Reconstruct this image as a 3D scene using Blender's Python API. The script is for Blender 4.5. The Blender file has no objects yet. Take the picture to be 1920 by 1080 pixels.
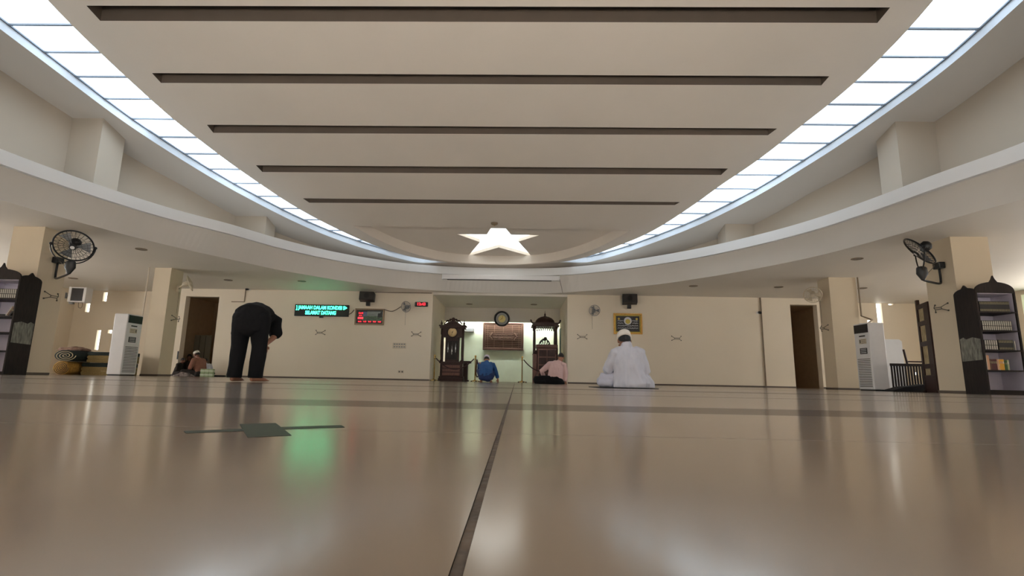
import bpy, math, random
from mathutils import Vector, Matrix, noise
from mathutils.geometry import delaunay_2d_cdt
random.seed(7)
scn = bpy.context.scene
COL = scn.collection
V = Vector

# ------------------------------------------------------------------ camera
F, PPX, PPY, H = 975.0, 948.0, 540.0, 0.095
PITCH, YAW, ROLL = math.radians(9.98), math.radians(1.3), math.radians(1.13)
RM = Matrix.Rotation(YAW, 3, 'Z') @ Matrix.Rotation(math.pi / 2 + PITCH, 3, 'X') @ Matrix.Rotation(ROLL, 3, 'Z')
EYE = V((0, 0, H))
cam_d = bpy.data.cameras.new('camera')
cam = bpy.data.objects.new('camera', cam_d)
COL.objects.link(cam)
cam.matrix_world = Matrix.Translation(EYE) @ RM.to_4x4()
cam_d.sensor_width = 36.0
cam_d.lens = 36.0 * F / 1920.0
cam_d.shift_x = (960.0 - PPX) / 1920.0
cam_d.clip_start = 0.01
cam_d.clip_end = 200
scn.camera = cam


def ray(px, py):
    return RM @ V(((px - PPX) / F, -(py - PPY) / F, -1.0))


def at(px, py, Y):
    d = ray(px, py)
    return EYE + d * (Y / d.y)


def at_z(px, py, z):
    d = ray(px, py)
    return EYE + d * ((z - H) / d.z)


def at_x(px, py, x):
    d = ray(px, py)
    return EYE + d * (x / d.x)


RA, RB = 8.35, 0.25                       # the main roof is one tilted plane z = RA - RB*y


def roof(y):
    return RA - RB * y


def at_roof(px, py, off=0.0):
    d = ray(px, py)
    return EYE + d * ((RA + off - H) / (d.z + RB * d.y))


# ------------------------------------------------------------------ materials
def lin(c):
    c /= 255.0
    return c / 12.92 if c <= 0.04045 else ((c + 0.055) / 1.055) ** 2.4


def rgb(r, g, b):
    return (lin(r), lin(g), lin(b), 1.0)


def mat(name, col, rough=0.6, metal=0.0, spec=0.5, var=0.06, scale=6.0, bump=0.0, bscale=60.0, emit=None, estr=0.0, stretch=None, col2=None):
    m = bpy.data.materials.new(name)
    m.use_nodes = True
    nt = m.node_tree
    b = nt.nodes['Principled BSDF']
    b.inputs['Roughness'].default_value = rough
    b.inputs['Metallic'].default_value = metal
    b.inputs['Specular IOR Level'].default_value = spec
    tc = nt.nodes.new('ShaderNodeTexCoord')
    mp = nt.nodes.new('ShaderNodeMapping')
    nt.links.new(tc.outputs['Object'], mp.inputs['Vector'])
    if stretch:
        mp.inputs['Scale'].default_value = stretch
    nz = nt.nodes.new('ShaderNodeTexNoise')
    nz.inputs['Scale'].default_value = scale
    nz.inputs['Detail'].default_value = 4
    nt.links.new(mp.outputs['Vector'], nz.inputs['Vector'])
    cr = nt.nodes.new('ShaderNodeValToRGB')
    cr.color_ramp.elements[0].position = 0.3
    cr.color_ramp.elements[1].position = 0.7
    lo = col2 if col2 else tuple(c * (1 - var) for c in col[:3]) + (1,)
    hi = col if col2 else tuple(min(1, c * (1 + var)) for c in col[:3]) + (1,)
    cr.color_ramp.elements[0].color = lo
    cr.color_ramp.elements[1].color = hi
    nt.links.new(nz.outputs['Fac'], cr.inputs['Fac'])
    nt.links.new(cr.outputs['Color'], b.inputs['Base Color'])
    if bump > 0:
        n2 = nt.nodes.new('ShaderNodeTexNoise')
        n2.inputs['Scale'].default_value = bscale
        nt.links.new(mp.outputs['Vector'], n2.inputs['Vector'])
        bp = nt.nodes.new('ShaderNodeBump')
        bp.inputs['Strength'].default_value = bump
        bp.inputs['Distance'].default_value = 0.01
        nt.links.new(n2.outputs['Fac'], bp.inputs['Height'])
        nt.links.new(bp.outputs['Normal'], b.inputs['Normal'])
    if emit:
        b.inputs['Emission Color'].default_value = emit
        b.inputs['Emission Strength'].default_value = estr
    return m


M = {}
M['ceil'] = mat('ceiling_paint', rgb(226, 217, 206), 0.85, var=0.03, scale=0.6)
M['soffit'] = mat('soffit_paint', rgb(220, 214, 204), 0.55, var=0.03, scale=0.6)
M['wall'] = mat('wall_cream', rgb(228, 216, 196), 0.75, var=0.03, scale=0.5, bump=0.03)
M['pillar'] = mat('pillar_cream', rgb(212, 197, 172), 0.75, var=0.03, scale=0.7)
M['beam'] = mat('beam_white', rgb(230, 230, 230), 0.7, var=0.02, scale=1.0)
M['beam_under'] = mat('beam_white_shaded', rgb(208, 203, 196), 0.75, var=0.02, scale=1.0)  # darker copy of the beam white; shade of the sloping underside painted in
M['niche'] = mat('niche_wall', rgb(206, 216, 194), 0.7, var=0.02)
M['curb'] = mat('curb_white', rgb(192, 197, 204), 0.7, var=0.02)
M['drum'] = mat('drum_cream_shaded', rgb(176, 164, 148), 0.75, var=0.03, scale=0.5)  # darker than the wall cream, so weaker light on the drum is painted in
M['ceil_out'] = mat('outer_ceiling_shaded', rgb(186, 177, 166), 0.85, var=0.03, scale=0.6)  # ceiling colour darkened to paint in the lesser skylight on the outer strip
M['board_grey'] = mat('board_grey', rgb(150, 146, 130), 0.7)
M['slot'] = mat('slot_shaded', rgb(94, 83, 73), 0.9, var=0.05, scale=3)  # ceiling darkened inside the slots; recess shade is in the colour
M['base'] = mat('baseboard', rgb(92, 80, 70), 0.5)
M['dark_room'] = mat('dim_room_wall', rgb(190, 168, 138), 0.8)
M['frame'] = mat('grey_metal', rgb(120, 126, 134), 0.4, metal=0.6)
M['black'] = mat('black_plastic', rgb(16, 16, 17), 0.45, var=0.1)
M['black_metal'] = mat('black_metal', rgb(22, 20, 20), 0.35, metal=0.3)
M['grey_plastic'] = mat('grey_plastic', rgb(120, 122, 124), 0.5)
M['white_plastic'] = mat('white_plastic', rgb(226, 224, 224), 0.4, var=0.02)
M['white_panel'] = mat('white_panel', rgb(222, 225, 228), 0.5, var=0.02)
M['ivory'] = mat('ivory_plastic', rgb(206, 194, 172), 0.45, var=0.03)
M['grille'] = mat('dark_grille', rgb(40, 36, 34), 0.6)
M['vent_grey'] = mat('vent_grey', rgb(96, 90, 82), 0.6)
M['wood_dark'] = mat('dark_wood', rgb(62, 40, 33), 0.5, spec=0.25, var=0.3, scale=8, stretch=(12, 12, 1), col2=rgb(40, 26, 22))
M['wood_red'] = mat('red_brown_wood', rgb(104, 58, 42), 0.35, var=0.3, scale=6, stretch=(10, 10, 1), col2=rgb(70, 38, 28))
M['wood_black'] = mat('black_brown_wood', rgb(42, 33, 29), 0.55, spec=0.25, var=0.3, scale=5, stretch=(8, 8, 1), col2=rgb(26, 20, 18))
M['wood_panel'] = mat('carved_wood', rgb(58, 38, 29), 0.7, spec=0.15, var=0.3, scale=7, stretch=(1, 8, 8), col2=rgb(42, 27, 21))
M['panel_frame'] = mat('panel_frame_wood', rgb(62, 40, 31), 0.6, spec=0.2)
M['wood_carve'] = mat('carved_wood_light', rgb(86, 66, 54), 0.65, spec=0.2)
M['shelf_back'] = mat('shelf_lining', rgb(200, 194, 208), 0.5, var=0.05)
M['worn'] = mat('worn_varnish', rgb(138, 138, 126), 0.5, var=0.4, scale=7, stretch=(4, 4, 1), col2=rgb(78, 74, 66))
M['brass'] = mat('brass', rgb(206, 176, 110), 0.25, metal=1.0)
M['gold'] = mat('gold_frame', rgb(196, 152, 78), 0.35, metal=0.7, var=0.2, scale=30)
M['gold_paint'] = mat('gold_paint', rgb(190, 168, 70), 0.5, var=0.2, scale=40)
M['clock_face'] = mat('clock_face', rgb(226, 196, 142), 0.4, var=0.03)
M['clock_gold'] = mat('clock_gold_centre', rgb(236, 222, 150), 0.35)
M['clock_grey'] = mat('clock_grey_ring', rgb(160, 160, 152), 0.4)
M['rope'] = mat('maroon_rope', rgb(52, 26, 22), 0.8, bump=0.3, bscale=120)
M['white_tube'] = mat('polished_metal', rgb(225, 225, 222), 0.2, metal=0.9)
M['wire'] = mat('wire_metal', rgb(96, 90, 80), 0.35, metal=0.6)
M['cable'] = mat('cable_brown', rgb(92, 80, 66), 0.6)
M['conduit'] = mat('conduit', rgb(128, 112, 90), 0.6)
M['conduit_white'] = mat('conduit_pale', rgb(196, 184, 166), 0.6)
M['skin'] = mat('skin', rgb(150, 104, 80), 0.55, var=0.06)
M['skin_dark'] = mat('skin_dark', rgb(118, 78, 60), 0.55, var=0.06)
M['hair'] = mat('hair_black', rgb(20, 17, 16), 0.6, bump=0.4, bscale=90)
M['cloth_black'] = mat('cloth_black', rgb(17, 16, 17), 0.9, spec=0.2, bump=0.1)
M['cloth_white'] = mat('cloth_white', rgb(196, 196, 206), 0.9, var=0.02, bump=0.05)
M['cloth_grey'] = mat('cloth_pale_grey', rgb(190, 190, 203), 0.9, var=0.03)
M['cloth_pink'] = mat('cloth_pink', rgb(208, 176, 172), 0.85, var=0.04, scale=30, stretch=(6, 6, 1))
M['cloth_blue'] = mat('cloth_blue', rgb(34, 78, 130), 0.8, var=0.1)
M['cloth_navy'] = mat('cloth_navy', rgb(28, 48, 92), 0.8, var=0.15)
M['cloth_brown'] = mat('cloth_brown', rgb(142, 96, 80), 0.85, var=0.1)
M['cloth_dark'] = mat('cloth_dark', rgb(44, 36, 34), 0.9, var=0.2)
M['cap_white'] = mat('cap_white', rgb(232, 224, 214), 0.9, var=0.03, bump=0.5, bscale=160)
M['cap_lilac'] = mat('cap_lilac', rgb(214, 206, 222), 0.9, var=0.03, bump=0.4, bscale=160)
M['mat_black'] = mat('mat_dark', rgb(28, 25, 26), 0.95, var=0.2)
M['carpet_olive'] = mat('carpet_olive', rgb(120, 102, 62), 0.95, var=0.25, scale=40, bump=0.4)
M['carpet_dark'] = mat('carpet_dark_green', rgb(26, 34, 30), 0.95, var=0.3, scale=30, bump=0.4)
M['carpet_gold'] = mat('carpet_gold', rgb(150, 112, 46), 0.95, var=0.35, scale=26, bump=0.4)
M['carpet_pale'] = mat('carpet_pale', rgb(176, 160, 128), 0.95, var=0.2)
M['cloth_beige'] = mat('cloth_beige', rgb(150, 120, 104), 0.9, var=0.4, scale=12, col2=rgb(84, 62, 54))
M['cloth_pattern'] = mat('cloth_patterned', rgb(170, 156, 150), 0.9, scale=16, col2=rgb(52, 40, 42))
M['carton'] = mat('carton_green', rgb(152, 168, 128), 0.6, var=0.12, scale=18)
M['carton_lid'] = mat('carton_white', rgb(206, 212, 190), 0.6)
M['granite'] = mat('granite_green', rgb(46, 52, 38), 0.4, spec=0.04, var=0.25, scale=60)
M['led_green'] = mat('led_green', (0.0, 0.02, 0.01, 1), 0.5, emit=(0.04, 1.0, 0.45, 1), estr=8.0)
M['led_red'] = mat('led_red', (0.05, 0, 0, 1), 0.5, emit=(1.0, 0.03, 0.05, 1), estr=2.2)
M['led_board'] = mat('led_board', rgb(6, 22, 16), 0.4)
M['led_board_red'] = mat('led_board_red', rgb(34, 4, 6), 0.4)
M['pic_sky'] = mat('print_sky', rgb(126, 136, 130), 0.4, var=0.1)
M['pic_blue'] = mat('print_blue', rgb(92, 106, 140), 0.4)
M['pic_green'] = mat('print_green', rgb(84, 112, 84), 0.4, scale=24, col2=rgb(34, 48, 36))
M['pic_roof'] = mat('print_grey', rgb(112, 120, 116), 0.4)
M['pic_dark'] = mat('print_dark', rgb(24, 30, 28), 0.4)
M['pic_black'] = mat('print_black', rgb(20, 16, 16), 0.35)
M['ink_white'] = mat('ink_white', rgb(206, 206, 210), 0.4)
M['frame_brown'] = mat('frame_brown', rgb(134, 112, 84), 0.45)
M['red_dull'] = mat('print_red', rgb(178, 32, 38), 0.4)
M['screen_off'] = mat('screen_off', rgb(30, 24, 22), 0.35)
M['pages'] = mat('pages', rgb(206, 196, 176), 0.8)
M['daylight'] = mat('daylit_glass', rgb(230, 235, 240), 0.3, emit=(0.95, 1.0, 0.98, 1), estr=2.6)
M['daylight_green'] = mat('daylit_green_glass', rgb(210, 240, 215), 0.3, emit=(0.72, 1.0, 0.8, 1), estr=1.0)
M['star'] = mat('daylit_star', rgb(235, 240, 240), 0.4, emit=(0.95, 1.0, 0.98, 1), estr=2.4)
M['tube'] = mat('tube_lamp', rgb(240, 240, 240), 0.4, emit=(0.94, 1.0, 0.96, 1), estr=190.0)
M['lamp_warm'] = mat('lamp_glow', rgb(240, 235, 220), 0.4, emit=(1.0, 0.95, 0.82, 1), estr=3.0)
M['lens_grey'] = mat('lamp_lens', rgb(88, 78, 70), 0.3)
M['door_green'] = mat('door_dark_green', rgb(40, 62, 56), 0.5)

# ------------------------------------------------------------------ floor material (glossy speckled stone)
def stone(name, col, rough, dark=0.95):
    m = mat(name, col, rough, var=0.05, scale=2.0)
    nt = m.node_tree
    b = nt.nodes['Principled BSDF']
    cr = [n for n in nt.nodes if n.type == 'VALTORGB'][0]
    mp = [n for n in nt.nodes if n.type == 'MAPPING'][0]
    n2 = nt.nodes.new('ShaderNodeTexNoise')
    n2.inputs['Scale'].default_value = 150
    n2.inputs['Detail'].default_value = 3
    nt.links.new(mp.outputs['Vector'], n2.inputs['Vector'])
    r2 = nt.nodes.new('ShaderNodeValToRGB')
    r2.color_ramp.elements[0].position = 0.35
    r2.color_ramp.elements[1].position = 0.65
    r2.color_ramp.elements[0].color = (dark, dark, dark, 1)
    r2.color_ramp.elements[1].color = (1, 1, 1, 1)
    nt.links.new(n2.outputs['Fac'], r2.inputs['Fac'])
    mx = nt.nodes.new('ShaderNodeMix')
    mx.data_type = 'RGBA'
    mx.blend_type = 'MULTIPLY'
    mx.inputs[0].default_value = 1.0
    nt.links.new(cr.outputs['Color'], mx.inputs[6])
    nt.links.new(r2.outputs['Color'], mx.inputs[7])
    nt.links.new(mx.outputs[2], b.inputs['Base Color'])
    return m


def polish(m, lo, cap, rough, ior=1.5):
    """waxed stone: diffuse body under a soft gloss that grows with the viewing angle"""
    nt = m.node_tree
    b = nt.nodes['Principled BSDF']
    src = b.inputs['Base Color'].links[0].from_socket
    df = nt.nodes.new('ShaderNodeBsdfDiffuse'); nt.links.new(src, df.inputs['Color'])
    gl = nt.nodes.new('ShaderNodeBsdfGlossy'); gl.inputs['Roughness'].default_value = rough; gl.inputs['Color'].default_value = (1.0, 0.965, 0.92, 1)
    fr = nt.nodes.new('ShaderNodeFresnel'); fr.inputs['IOR'].default_value = ior
    mn = nt.nodes.new('ShaderNodeMath'); mn.operation = 'MINIMUM'; mn.inputs[1].default_value = cap
    mm = nt.nodes.new('ShaderNodeMath'); mm.operation = 'MAXIMUM'; mm.inputs[1].default_value = lo
    nt.links.new(fr.outputs[0], mm.inputs[0]); nt.links.new(mm.outputs[0], mn.inputs[0])
    mx = nt.nodes.new('ShaderNodeMixShader')
    nt.links.new(mn.outputs[0], mx.inputs[0]); nt.links.new(df.outputs[0], mx.inputs[1]); nt.links.new(gl.outputs[0], mx.inputs[2])
    out = [n for n in nt.nodes if n.type == 'OUTPUT_MATERIAL'][0]
    nt.links.new(mx.outputs[0], out.inputs['Surface'])
    nt.nodes.remove(b)
    return m


M['floor'] = polish(stone('floor_stone', rgb(116, 99, 83), 0.15), 0.37, 0.72, 0.16)
M['floor_band'] = polish(stone('floor_band_stone', rgb(74, 61, 52), 0.3), 0.28, 0.44, 0.17)
M['joint'] = mat('floor_joint', rgb(78, 66, 54), 0.8, var=0.4, scale=20, bump=0.5, bscale=40)
M['hair_joint'] = mat('floor_thin_joint', rgb(110, 96, 82), 0.6)


# frosted skylight glass: emission strength varies at random by panel, plus soft noise
def skylight_mat():
    m = mat('skylight_glass', rgb(225, 232, 240), 0.4)
    nt = m.node_tree
    b = nt.nodes['Principled BSDF']
    tc = [n for n in nt.nodes if n.type == 'TEX_COORD'][0]
    sep = nt.nodes.new('ShaderNodeSeparateXYZ')
    nt.links.new(tc.outputs['Object'], sep.inputs[0])
    dv = nt.nodes.new('ShaderNodeMath'); dv.operation = 'MULTIPLY_ADD'
    dv.inputs[1].default_value = 1 / 0.6; dv.inputs[2].default_value = 0.25
    nt.links.new(sep.outputs['Y'], dv.inputs[0])
    fl = nt.nodes.new('ShaderNodeMath'); fl.operation = 'FLOOR'
    nt.links.new(dv.outputs[0], fl.inputs[0])
    sg = nt.nodes.new('ShaderNodeMath'); sg.operation = 'SIGN'
    nt.links.new(sep.outputs['X'], sg.inputs[0])
    ad = nt.nodes.new('ShaderNodeMath'); ad.operation = 'MULTIPLY_ADD'; ad.inputs[1].default_value = 57.3
    nt.links.new(sg.outputs[0], ad.inputs[0]); nt.links.new(fl.outputs[0], ad.inputs[2])
    wn = nt.nodes.new('ShaderNodeTexWhiteNoise'); wn.noise_dimensions = '1D'
    nt.links.new(ad.outputs[0], wn.inputs['W'])
    nz = nt.nodes.new('ShaderNodeTexNoise'); nz.inputs['Scale'].default_value = 1.1
    nt.links.new(tc.outputs['Object'], nz.inputs['Vector'])
    s1 = nt.nodes.new('ShaderNodeMath'); s1.operation = 'MULTIPLY_ADD'; s1.inputs[1].default_value = 3.4; s1.inputs[2].default_value = SKY_LO
    nt.links.new(wn.outputs['Value'], s1.inputs[0])
    s2 = nt.nodes.new('ShaderNodeMath'); s2.operation = 'MULTIPLY_ADD'; s2.inputs[1].default_value = 1.3
    nt.links.new(nz.outputs['Fac'], s2.inputs[0]); nt.links.new(s1.outputs[0], s2.inputs[2])
    b.inputs['Emission Color'].default_value = (0.72, 0.87, 1.0, 1)
    nt.links.new(s2.outputs[0], b.inputs['Emission Strength'])
    return m


SKY_LO = 1.4
M['skylight'] = skylight_mat()


# ------------------------------------------------------------------ mesh helper
class MB:
    def __init__(s):
        s.v, s.f, s.mi = [], [], []

    def add(s, vs, fs, mi=0, T=None):
        o = len(s.v)
        for p in vs:
            p = V(p)
            s.v.append(T @ p if T else p)
        for f in fs:
            s.f.append([o + i for i in f]); s.mi.append(mi)
        return s

    def box(s, lo, hi, mi=0, T=None):
        x0, y0, z0 = lo; x1, y1, z1 = hi
        vs = [(x0, y0, z0), (x1, y0, z0), (x1, y1, z0), (x0, y1, z0), (x0, y0, z1), (x1, y0, z1), (x1, y1, z1), (x0, y1, z1)]
        return s.add(vs, [(0, 3, 2, 1), (4, 5, 6, 7), (0, 1, 5, 4), (1, 2, 6, 5), (2, 3, 7, 6), (3, 0, 4, 7)], mi, T)

    def cbox(s, c, d, mi=0, T=None):
        return s.box([c[i] - d[i] / 2 for i in range(3)], [c[i] + d[i] / 2 for i in range(3)], mi, T)

    def prism(s, poly, a, b, axis='Y', mi=0, T=None):
        """poly of (u, w): axis Y -> (x=u, z=w) swept y a..b; Z -> (x, y) swept z; X -> (y, z) swept x."""
        def mk(u, w, t):
            return (u, t, w) if axis == 'Y' else ((u, w, t) if axis == 'Z' else (t, u, w))
        n = len(poly)
        vs = [mk(u, w, a) for u, w in poly] + [mk(u, w, b) for u, w in poly]
        fs = [list(range(n)), [n + i for i in reversed(range(n))]] + [[i, n + i, n + (i + 1) % n, (i + 1) % n] for i in range(n)]
        return s.add(vs, fs, mi, T)

    def tube(s, pts, r, seg=8, mi=0, closed=False, T=None):
        pts = [V(p) for p in pts]
        n = len(pts)
        rs = r if isinstance(r, (list, tuple)) else [r] * n
        rings = []
        up = None
        for i, p in enumerate(pts):
            a = pts[i - 1] if (i > 0 or closed) else p
            b = pts[(i + 1) % n] if (i < n - 1 or closed) else p
            t = (b - a)
            t = t.normalized() if t.length > 1e-9 else V((0, 0, 1))
            if up is None:
                up = t.orthogonal().normalized()
            up = (up - t * up.dot(t))
            up = up.normalized() if up.length > 1e-6 else t.orthogonal().normalized()
            w = t.cross(up)
            rings.append([p + (up * math.cos(2 * math.pi * k / seg) + w * math.sin(2 * math.pi * k / seg)) * rs[i] for k in range(seg)])
        vs = [q for rg in rings for q in rg]
        fs = []
        m = n if closed else n - 1
        for i in range(m):
            j = (i + 1) % n
            for k in range(seg):
                l = (k + 1) % seg
                fs.append([i * seg + k, i * seg + l, j * seg + l, j * seg + k])
        if not closed:
            fs.append(list(reversed(range(seg)))); fs.append([(n - 1) * seg + k for k in range(seg)])
        return s.add(vs, fs, mi, T)

    def lathe(s, prof, c=(0, 0, 0), seg=24, axis='Z', mi=0, sx=1.0, sy=1.0, T=None):
        """prof = [(r, h)...] about the axis through c."""
        vs, fs = [], []
        n = len(prof)
        for r, h in prof:
            for k in range(seg):
                a = 2 * math.pi * k / seg
                u, w = r * math.cos(a) * sx, r * math.sin(a) * sy
                p = (u, w, h) if axis == 'Z' else ((u, h, w) if axis == 'Y' else (h, u, w))
                vs.append((c[0] + p[0], c[1] + p[1], c[2] + p[2]))
        for i in range(n - 1):
            for k in range(seg):
                l = (k + 1) % seg
                fs.append([i * seg + k, i * seg + l, (i + 1) * seg + l, (i + 1) * seg + k])
        fs.append(list(range(seg))); fs.append([(n - 1) * seg + k for k in range(seg)])
        return s.add(vs, fs, mi, T)

    def ell(s, c, r, ax=None, seg=16, rings=10, mi=0):
        """ellipsoid, ax = 3 axis vectors"""
        ax = ax or (V((1, 0, 0)), V((0, 1, 0)), V((0, 0, 1)))
        c = V(c)
        vs, fs = [], []
        for i in range(rings + 1):
            ph = math.pi * i / rings
            for k in range(seg):
                a = 2 * math.pi * k / seg
                vs.append(c + ax[0] * (r[0] * math.sin(ph) * math.cos(a)) + ax[1] * (r[1] * math.sin(ph) * math.sin(a)) + ax[2] * (r[2] * math.cos(ph)))
        for i in range(rings):
            for k in range(seg):
                l = (k + 1) % seg
                fs.append([i * seg + k, (i + 1) * seg + k, (i + 1) * seg + l, i * seg + l])
        return s.add(vs, fs, mi)

    def loft(s, st, side=V((1, 0, 0)), seg=16, mi=0):
        """closed body through stations (centre, rx, ry): elliptical rings, domed ends"""
        st = [(V(a), b, c) for a, b, c in st]
        t0 = (st[1][0] - st[0][0]).normalized(); t1 = (st[-1][0] - st[-2][0]).normalized()
        head, tail = [], []
        for k in (3, 2, 1):
            a = math.pi / 2 * k / 3.2
            rr = min(st[0][1], st[0][2]); head.append((st[0][0] - t0 * rr * math.sin(a) * .8, st[0][1] * math.cos(a), st[0][2] * math.cos(a)))
            rr = min(st[-1][1], st[-1][2]); tail.insert(0, (st[-1][0] + t1 * rr * math.sin(a) * .8, st[-1][1] * math.cos(a), st[-1][2] * math.cos(a)))
        st = head + st + tail
        n = len(st)
        vs, fs = [], []
        for i, (c, rx, ry) in enumerate(st):
            t = (st[min(i + 1, n - 1)][0] - st[max(i - 1, 0)][0]).normalized()
            sd = side - t * side.dot(t)
            if sd.length < 0.05:
                sd = t.orthogonal()
            sd.normalize()
            fw = t.cross(sd)
            for k in range(seg):
                a = 2 * math.pi * k / seg
                vs.append(c + sd * rx * math.cos(a) + fw * ry * math.sin(a))
        for i in range(n - 1):
            for k in range(seg):
                l = (k + 1) % seg
                fs.append([i * seg + k, i * seg + l, (i + 1) * seg + l, (i + 1) * seg + k])
        fs.append(list(reversed(range(seg)))); fs.append([(n - 1) * seg + k for k in range(seg)])
        return s.add(vs, fs, mi)

    def cap(s, a, ra, b, rb, seg=12):
        return s.loft([(a, ra, ra), (V(a).lerp(V(b), .5), (ra + rb) / 2, (ra + rb) / 2), (b, rb, rb)], seg=seg)

    def build(s, name, m, parent=None, smooth=False, bevel=0.0, loc=None):
        me = bpy.data.meshes.new(name)
        vs = s.v if loc is None else [p - V(loc) for p in s.v]
        me.from_pydata([tuple(p) for p in vs], [], s.f)
        for q in (m if isinstance(m, (list, tuple)) else [m]):
            me.materials.append(M[q] if isinstance(q, str) else q)
        if any(s.mi):
            me.polygons.foreach_set('material_index', s.mi)
        fix_normals(me)
        if smooth:
            me.polygons.foreach_set('use_smooth', [True] * len(me.polygons))
        me.update()
        o = bpy.data.objects.new(name, me)
        COL.objects.link(o)
        if loc is not None:
            o.location = loc
        if parent:
            o.parent = parent
        if bevel > 0:
            bv = o.modifiers.new('bevel', 'BEVEL'); bv.width = bevel; bv.segments = 2; bv.limit_method = 'ANGLE'
        return o


import bmesh
def fix_normals(me):
    bm = bmesh.new(); bm.from_mesh(me)
    bmesh.ops.recalc_face_normals(bm, faces=bm.faces)
    bm.to_mesh(me); bm.free()


def tag(o, label=None, cat=None, group=None, kind=None):
    if label: o['label'] = label
    if cat: o['category'] = cat
    if group: o['group'] = group
    if kind: o['kind'] = kind
    return o


def thing(name, label, cat, loc=(0, 0, 0), rz=0.0, group=None):
    o = bpy.data.objects.new(name, None)
    o.empty_display_size = 0.1
    COL.objects.link(o)
    o.location = loc
    o.rotation_euler = (0, 0, rz)
    return tag(o, label, cat, group)


def struct(name, mb, m, parent=None, smooth=False):
    o = mb.build(name, m, parent, smooth)
    if not parent: o['kind'] = 'structure'
    return o


def dup(root, label, group=None, loc=None, rz=None):
    r = root.copy(); COL.objects.link(r)
    r['label'] = label
    if group: r['group'] = group
    if loc is not None: r.location = loc
    if rz is not None: r.rotation_euler = (0, 0, rz)
    for ch in list(root.children):
        c = ch.copy(); COL.objects.link(c); c.parent = r
        for g in ch.children:
            d = g.copy(); COL.objects.link(d); d.parent = c
    return r


def text(name, body, size, loc, m, parent, align='CENTER', rx=math.pi / 2, rz=0.0, bold=0.0, sx=1.0, ext=0.002):
    cu = bpy.data.curves.new(name, 'FONT')
    cu.body = body; cu.size = size; cu.align_x = align; cu.align_y = 'CENTER'; cu.offset = bold; cu.extrude = ext
    f = bpy.data.objects.new(name, cu); TXT.collection.objects.link(f)
    with bpy.context.temp_override(scene=TXT, view_layer=TXT.view_layers[0]):
        dg = bpy.context.evaluated_depsgraph_get()
    me = bpy.data.meshes.new_from_object(f.evaluated_get(dg))
    bpy.data.objects.remove(f, do_unlink=True); bpy.data.curves.remove(cu)
    me.materials.clear(); me.materials.append(M[m]); me.name = name
    o = bpy.data.objects.new(name, me); COL.objects.link(o)
    o.location = loc; o.rotation_euler = (rx, 0, rz); o.scale = (sx, 1, 1); o.parent = parent
    return o


TXT = bpy.data.scenes.new('text_work')
ORD = ['first', 'second', 'third', 'fourth', 'fifth', 'sixth', 'seventh', 'eighth', 'ninth', 'tenth', 'eleventh', 'twelfth', 'thirteenth', 'fourteenth',
       'fifteenth', 'sixteenth', 'seventeenth', 'eighteenth', 'nineteenth', 'twentieth', 'twenty-first', 'twenty-second']
K_REAR, K_SIDE, EXPO, SUN = 0.10, 0.40, -0.04, 96.0

# ================================================================== SETTING
CX, CY, NA = -0.65, 9.0, 360


def polar(pts, sig=3):
    """a closed plan curve given by points round (CX, CY), resampled by angle and smoothed"""
    a = sorted((math.atan2(y - CY, x - CX), math.hypot(x - CX, y - CY)) for x, y in pts)
    a = [(a[-1][0] - 2 * math.pi, a[-1][1])] + a + [(a[0][0] + 2 * math.pi, a[0][1])]
    r = []
    for k in range(NA):
        t = -math.pi + 2 * math.pi * k / NA
        for (t0, r0), (t1, r1) in zip(a, a[1:]):
            if t0 <= t <= t1:
                r.append(r0 + (r1 - r0) * (t - t0) / max(t1 - t0, 1e-9)); break
    if sig:
        w = [math.exp(-.5 * (j / sig) ** 2) for j in range(-3 * sig, 3 * sig + 1)]
        sw = sum(w)
        r = [sum(w[j + 3 * sig] * r[(k + j) % NA] for j in range(-3 * sig, 3 * sig + 1)) / sw for k in range(NA)]
    return [(CX + r[k] * math.cos(-math.pi + 2 * math.pi * k / NA), CY + r[k] * math.sin(-math.pi + 2 * math.pi * k / NA)) for k in range(NA)]


def xy(p):
    return (p.x, p.y)


INNER = polar([xy(at_roof(*q)) for q in [(90, 0), (133, 46), (188, 98), (238, 145), (283, 186), (320, 220), (386, 270), (452, 320), (486, 343), (527, 371), (566, 395), (600, 413), (640, 433), (720, 467), (778, 484), (850, 493), (938, 497.5), (1020, 494), (1085, 487), (1150, 464), (1217, 437), (1280, 397), (1352, 345), (1496, 239), (1600, 157), (1695, 63), (1750, 0)]]
              + [(-8.15, 6.5), (-7.2, 3.5), (-4.5, 1.0), (-.65, .2), (3.2, 1.0), (5.8, 3.5), (6.75, 6.5)])
OUTER = polar([xy(at_roof(*q)) for q in [(0, 53), (90, 120), (160, 174), (230, 227), (300, 273), (375, 320), (490, 384), (570, 424), (640, 452), (710, 474), (782, 493), (850, 499), (938, 502.5), (1020, 501), (1090, 495), (1160, 477), (1240, 449), (1370, 393), (1500, 318), (1600, 254), (1690, 190), (1780, 125), (1915, 0)]]
              + [(-9.9, 6.3), (-8.9, 2.8), (-5.5, -.2), (-.65, -1.2), (4.2, -.2), (7.4, 2.8), (8.4, 6.3)])
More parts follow.
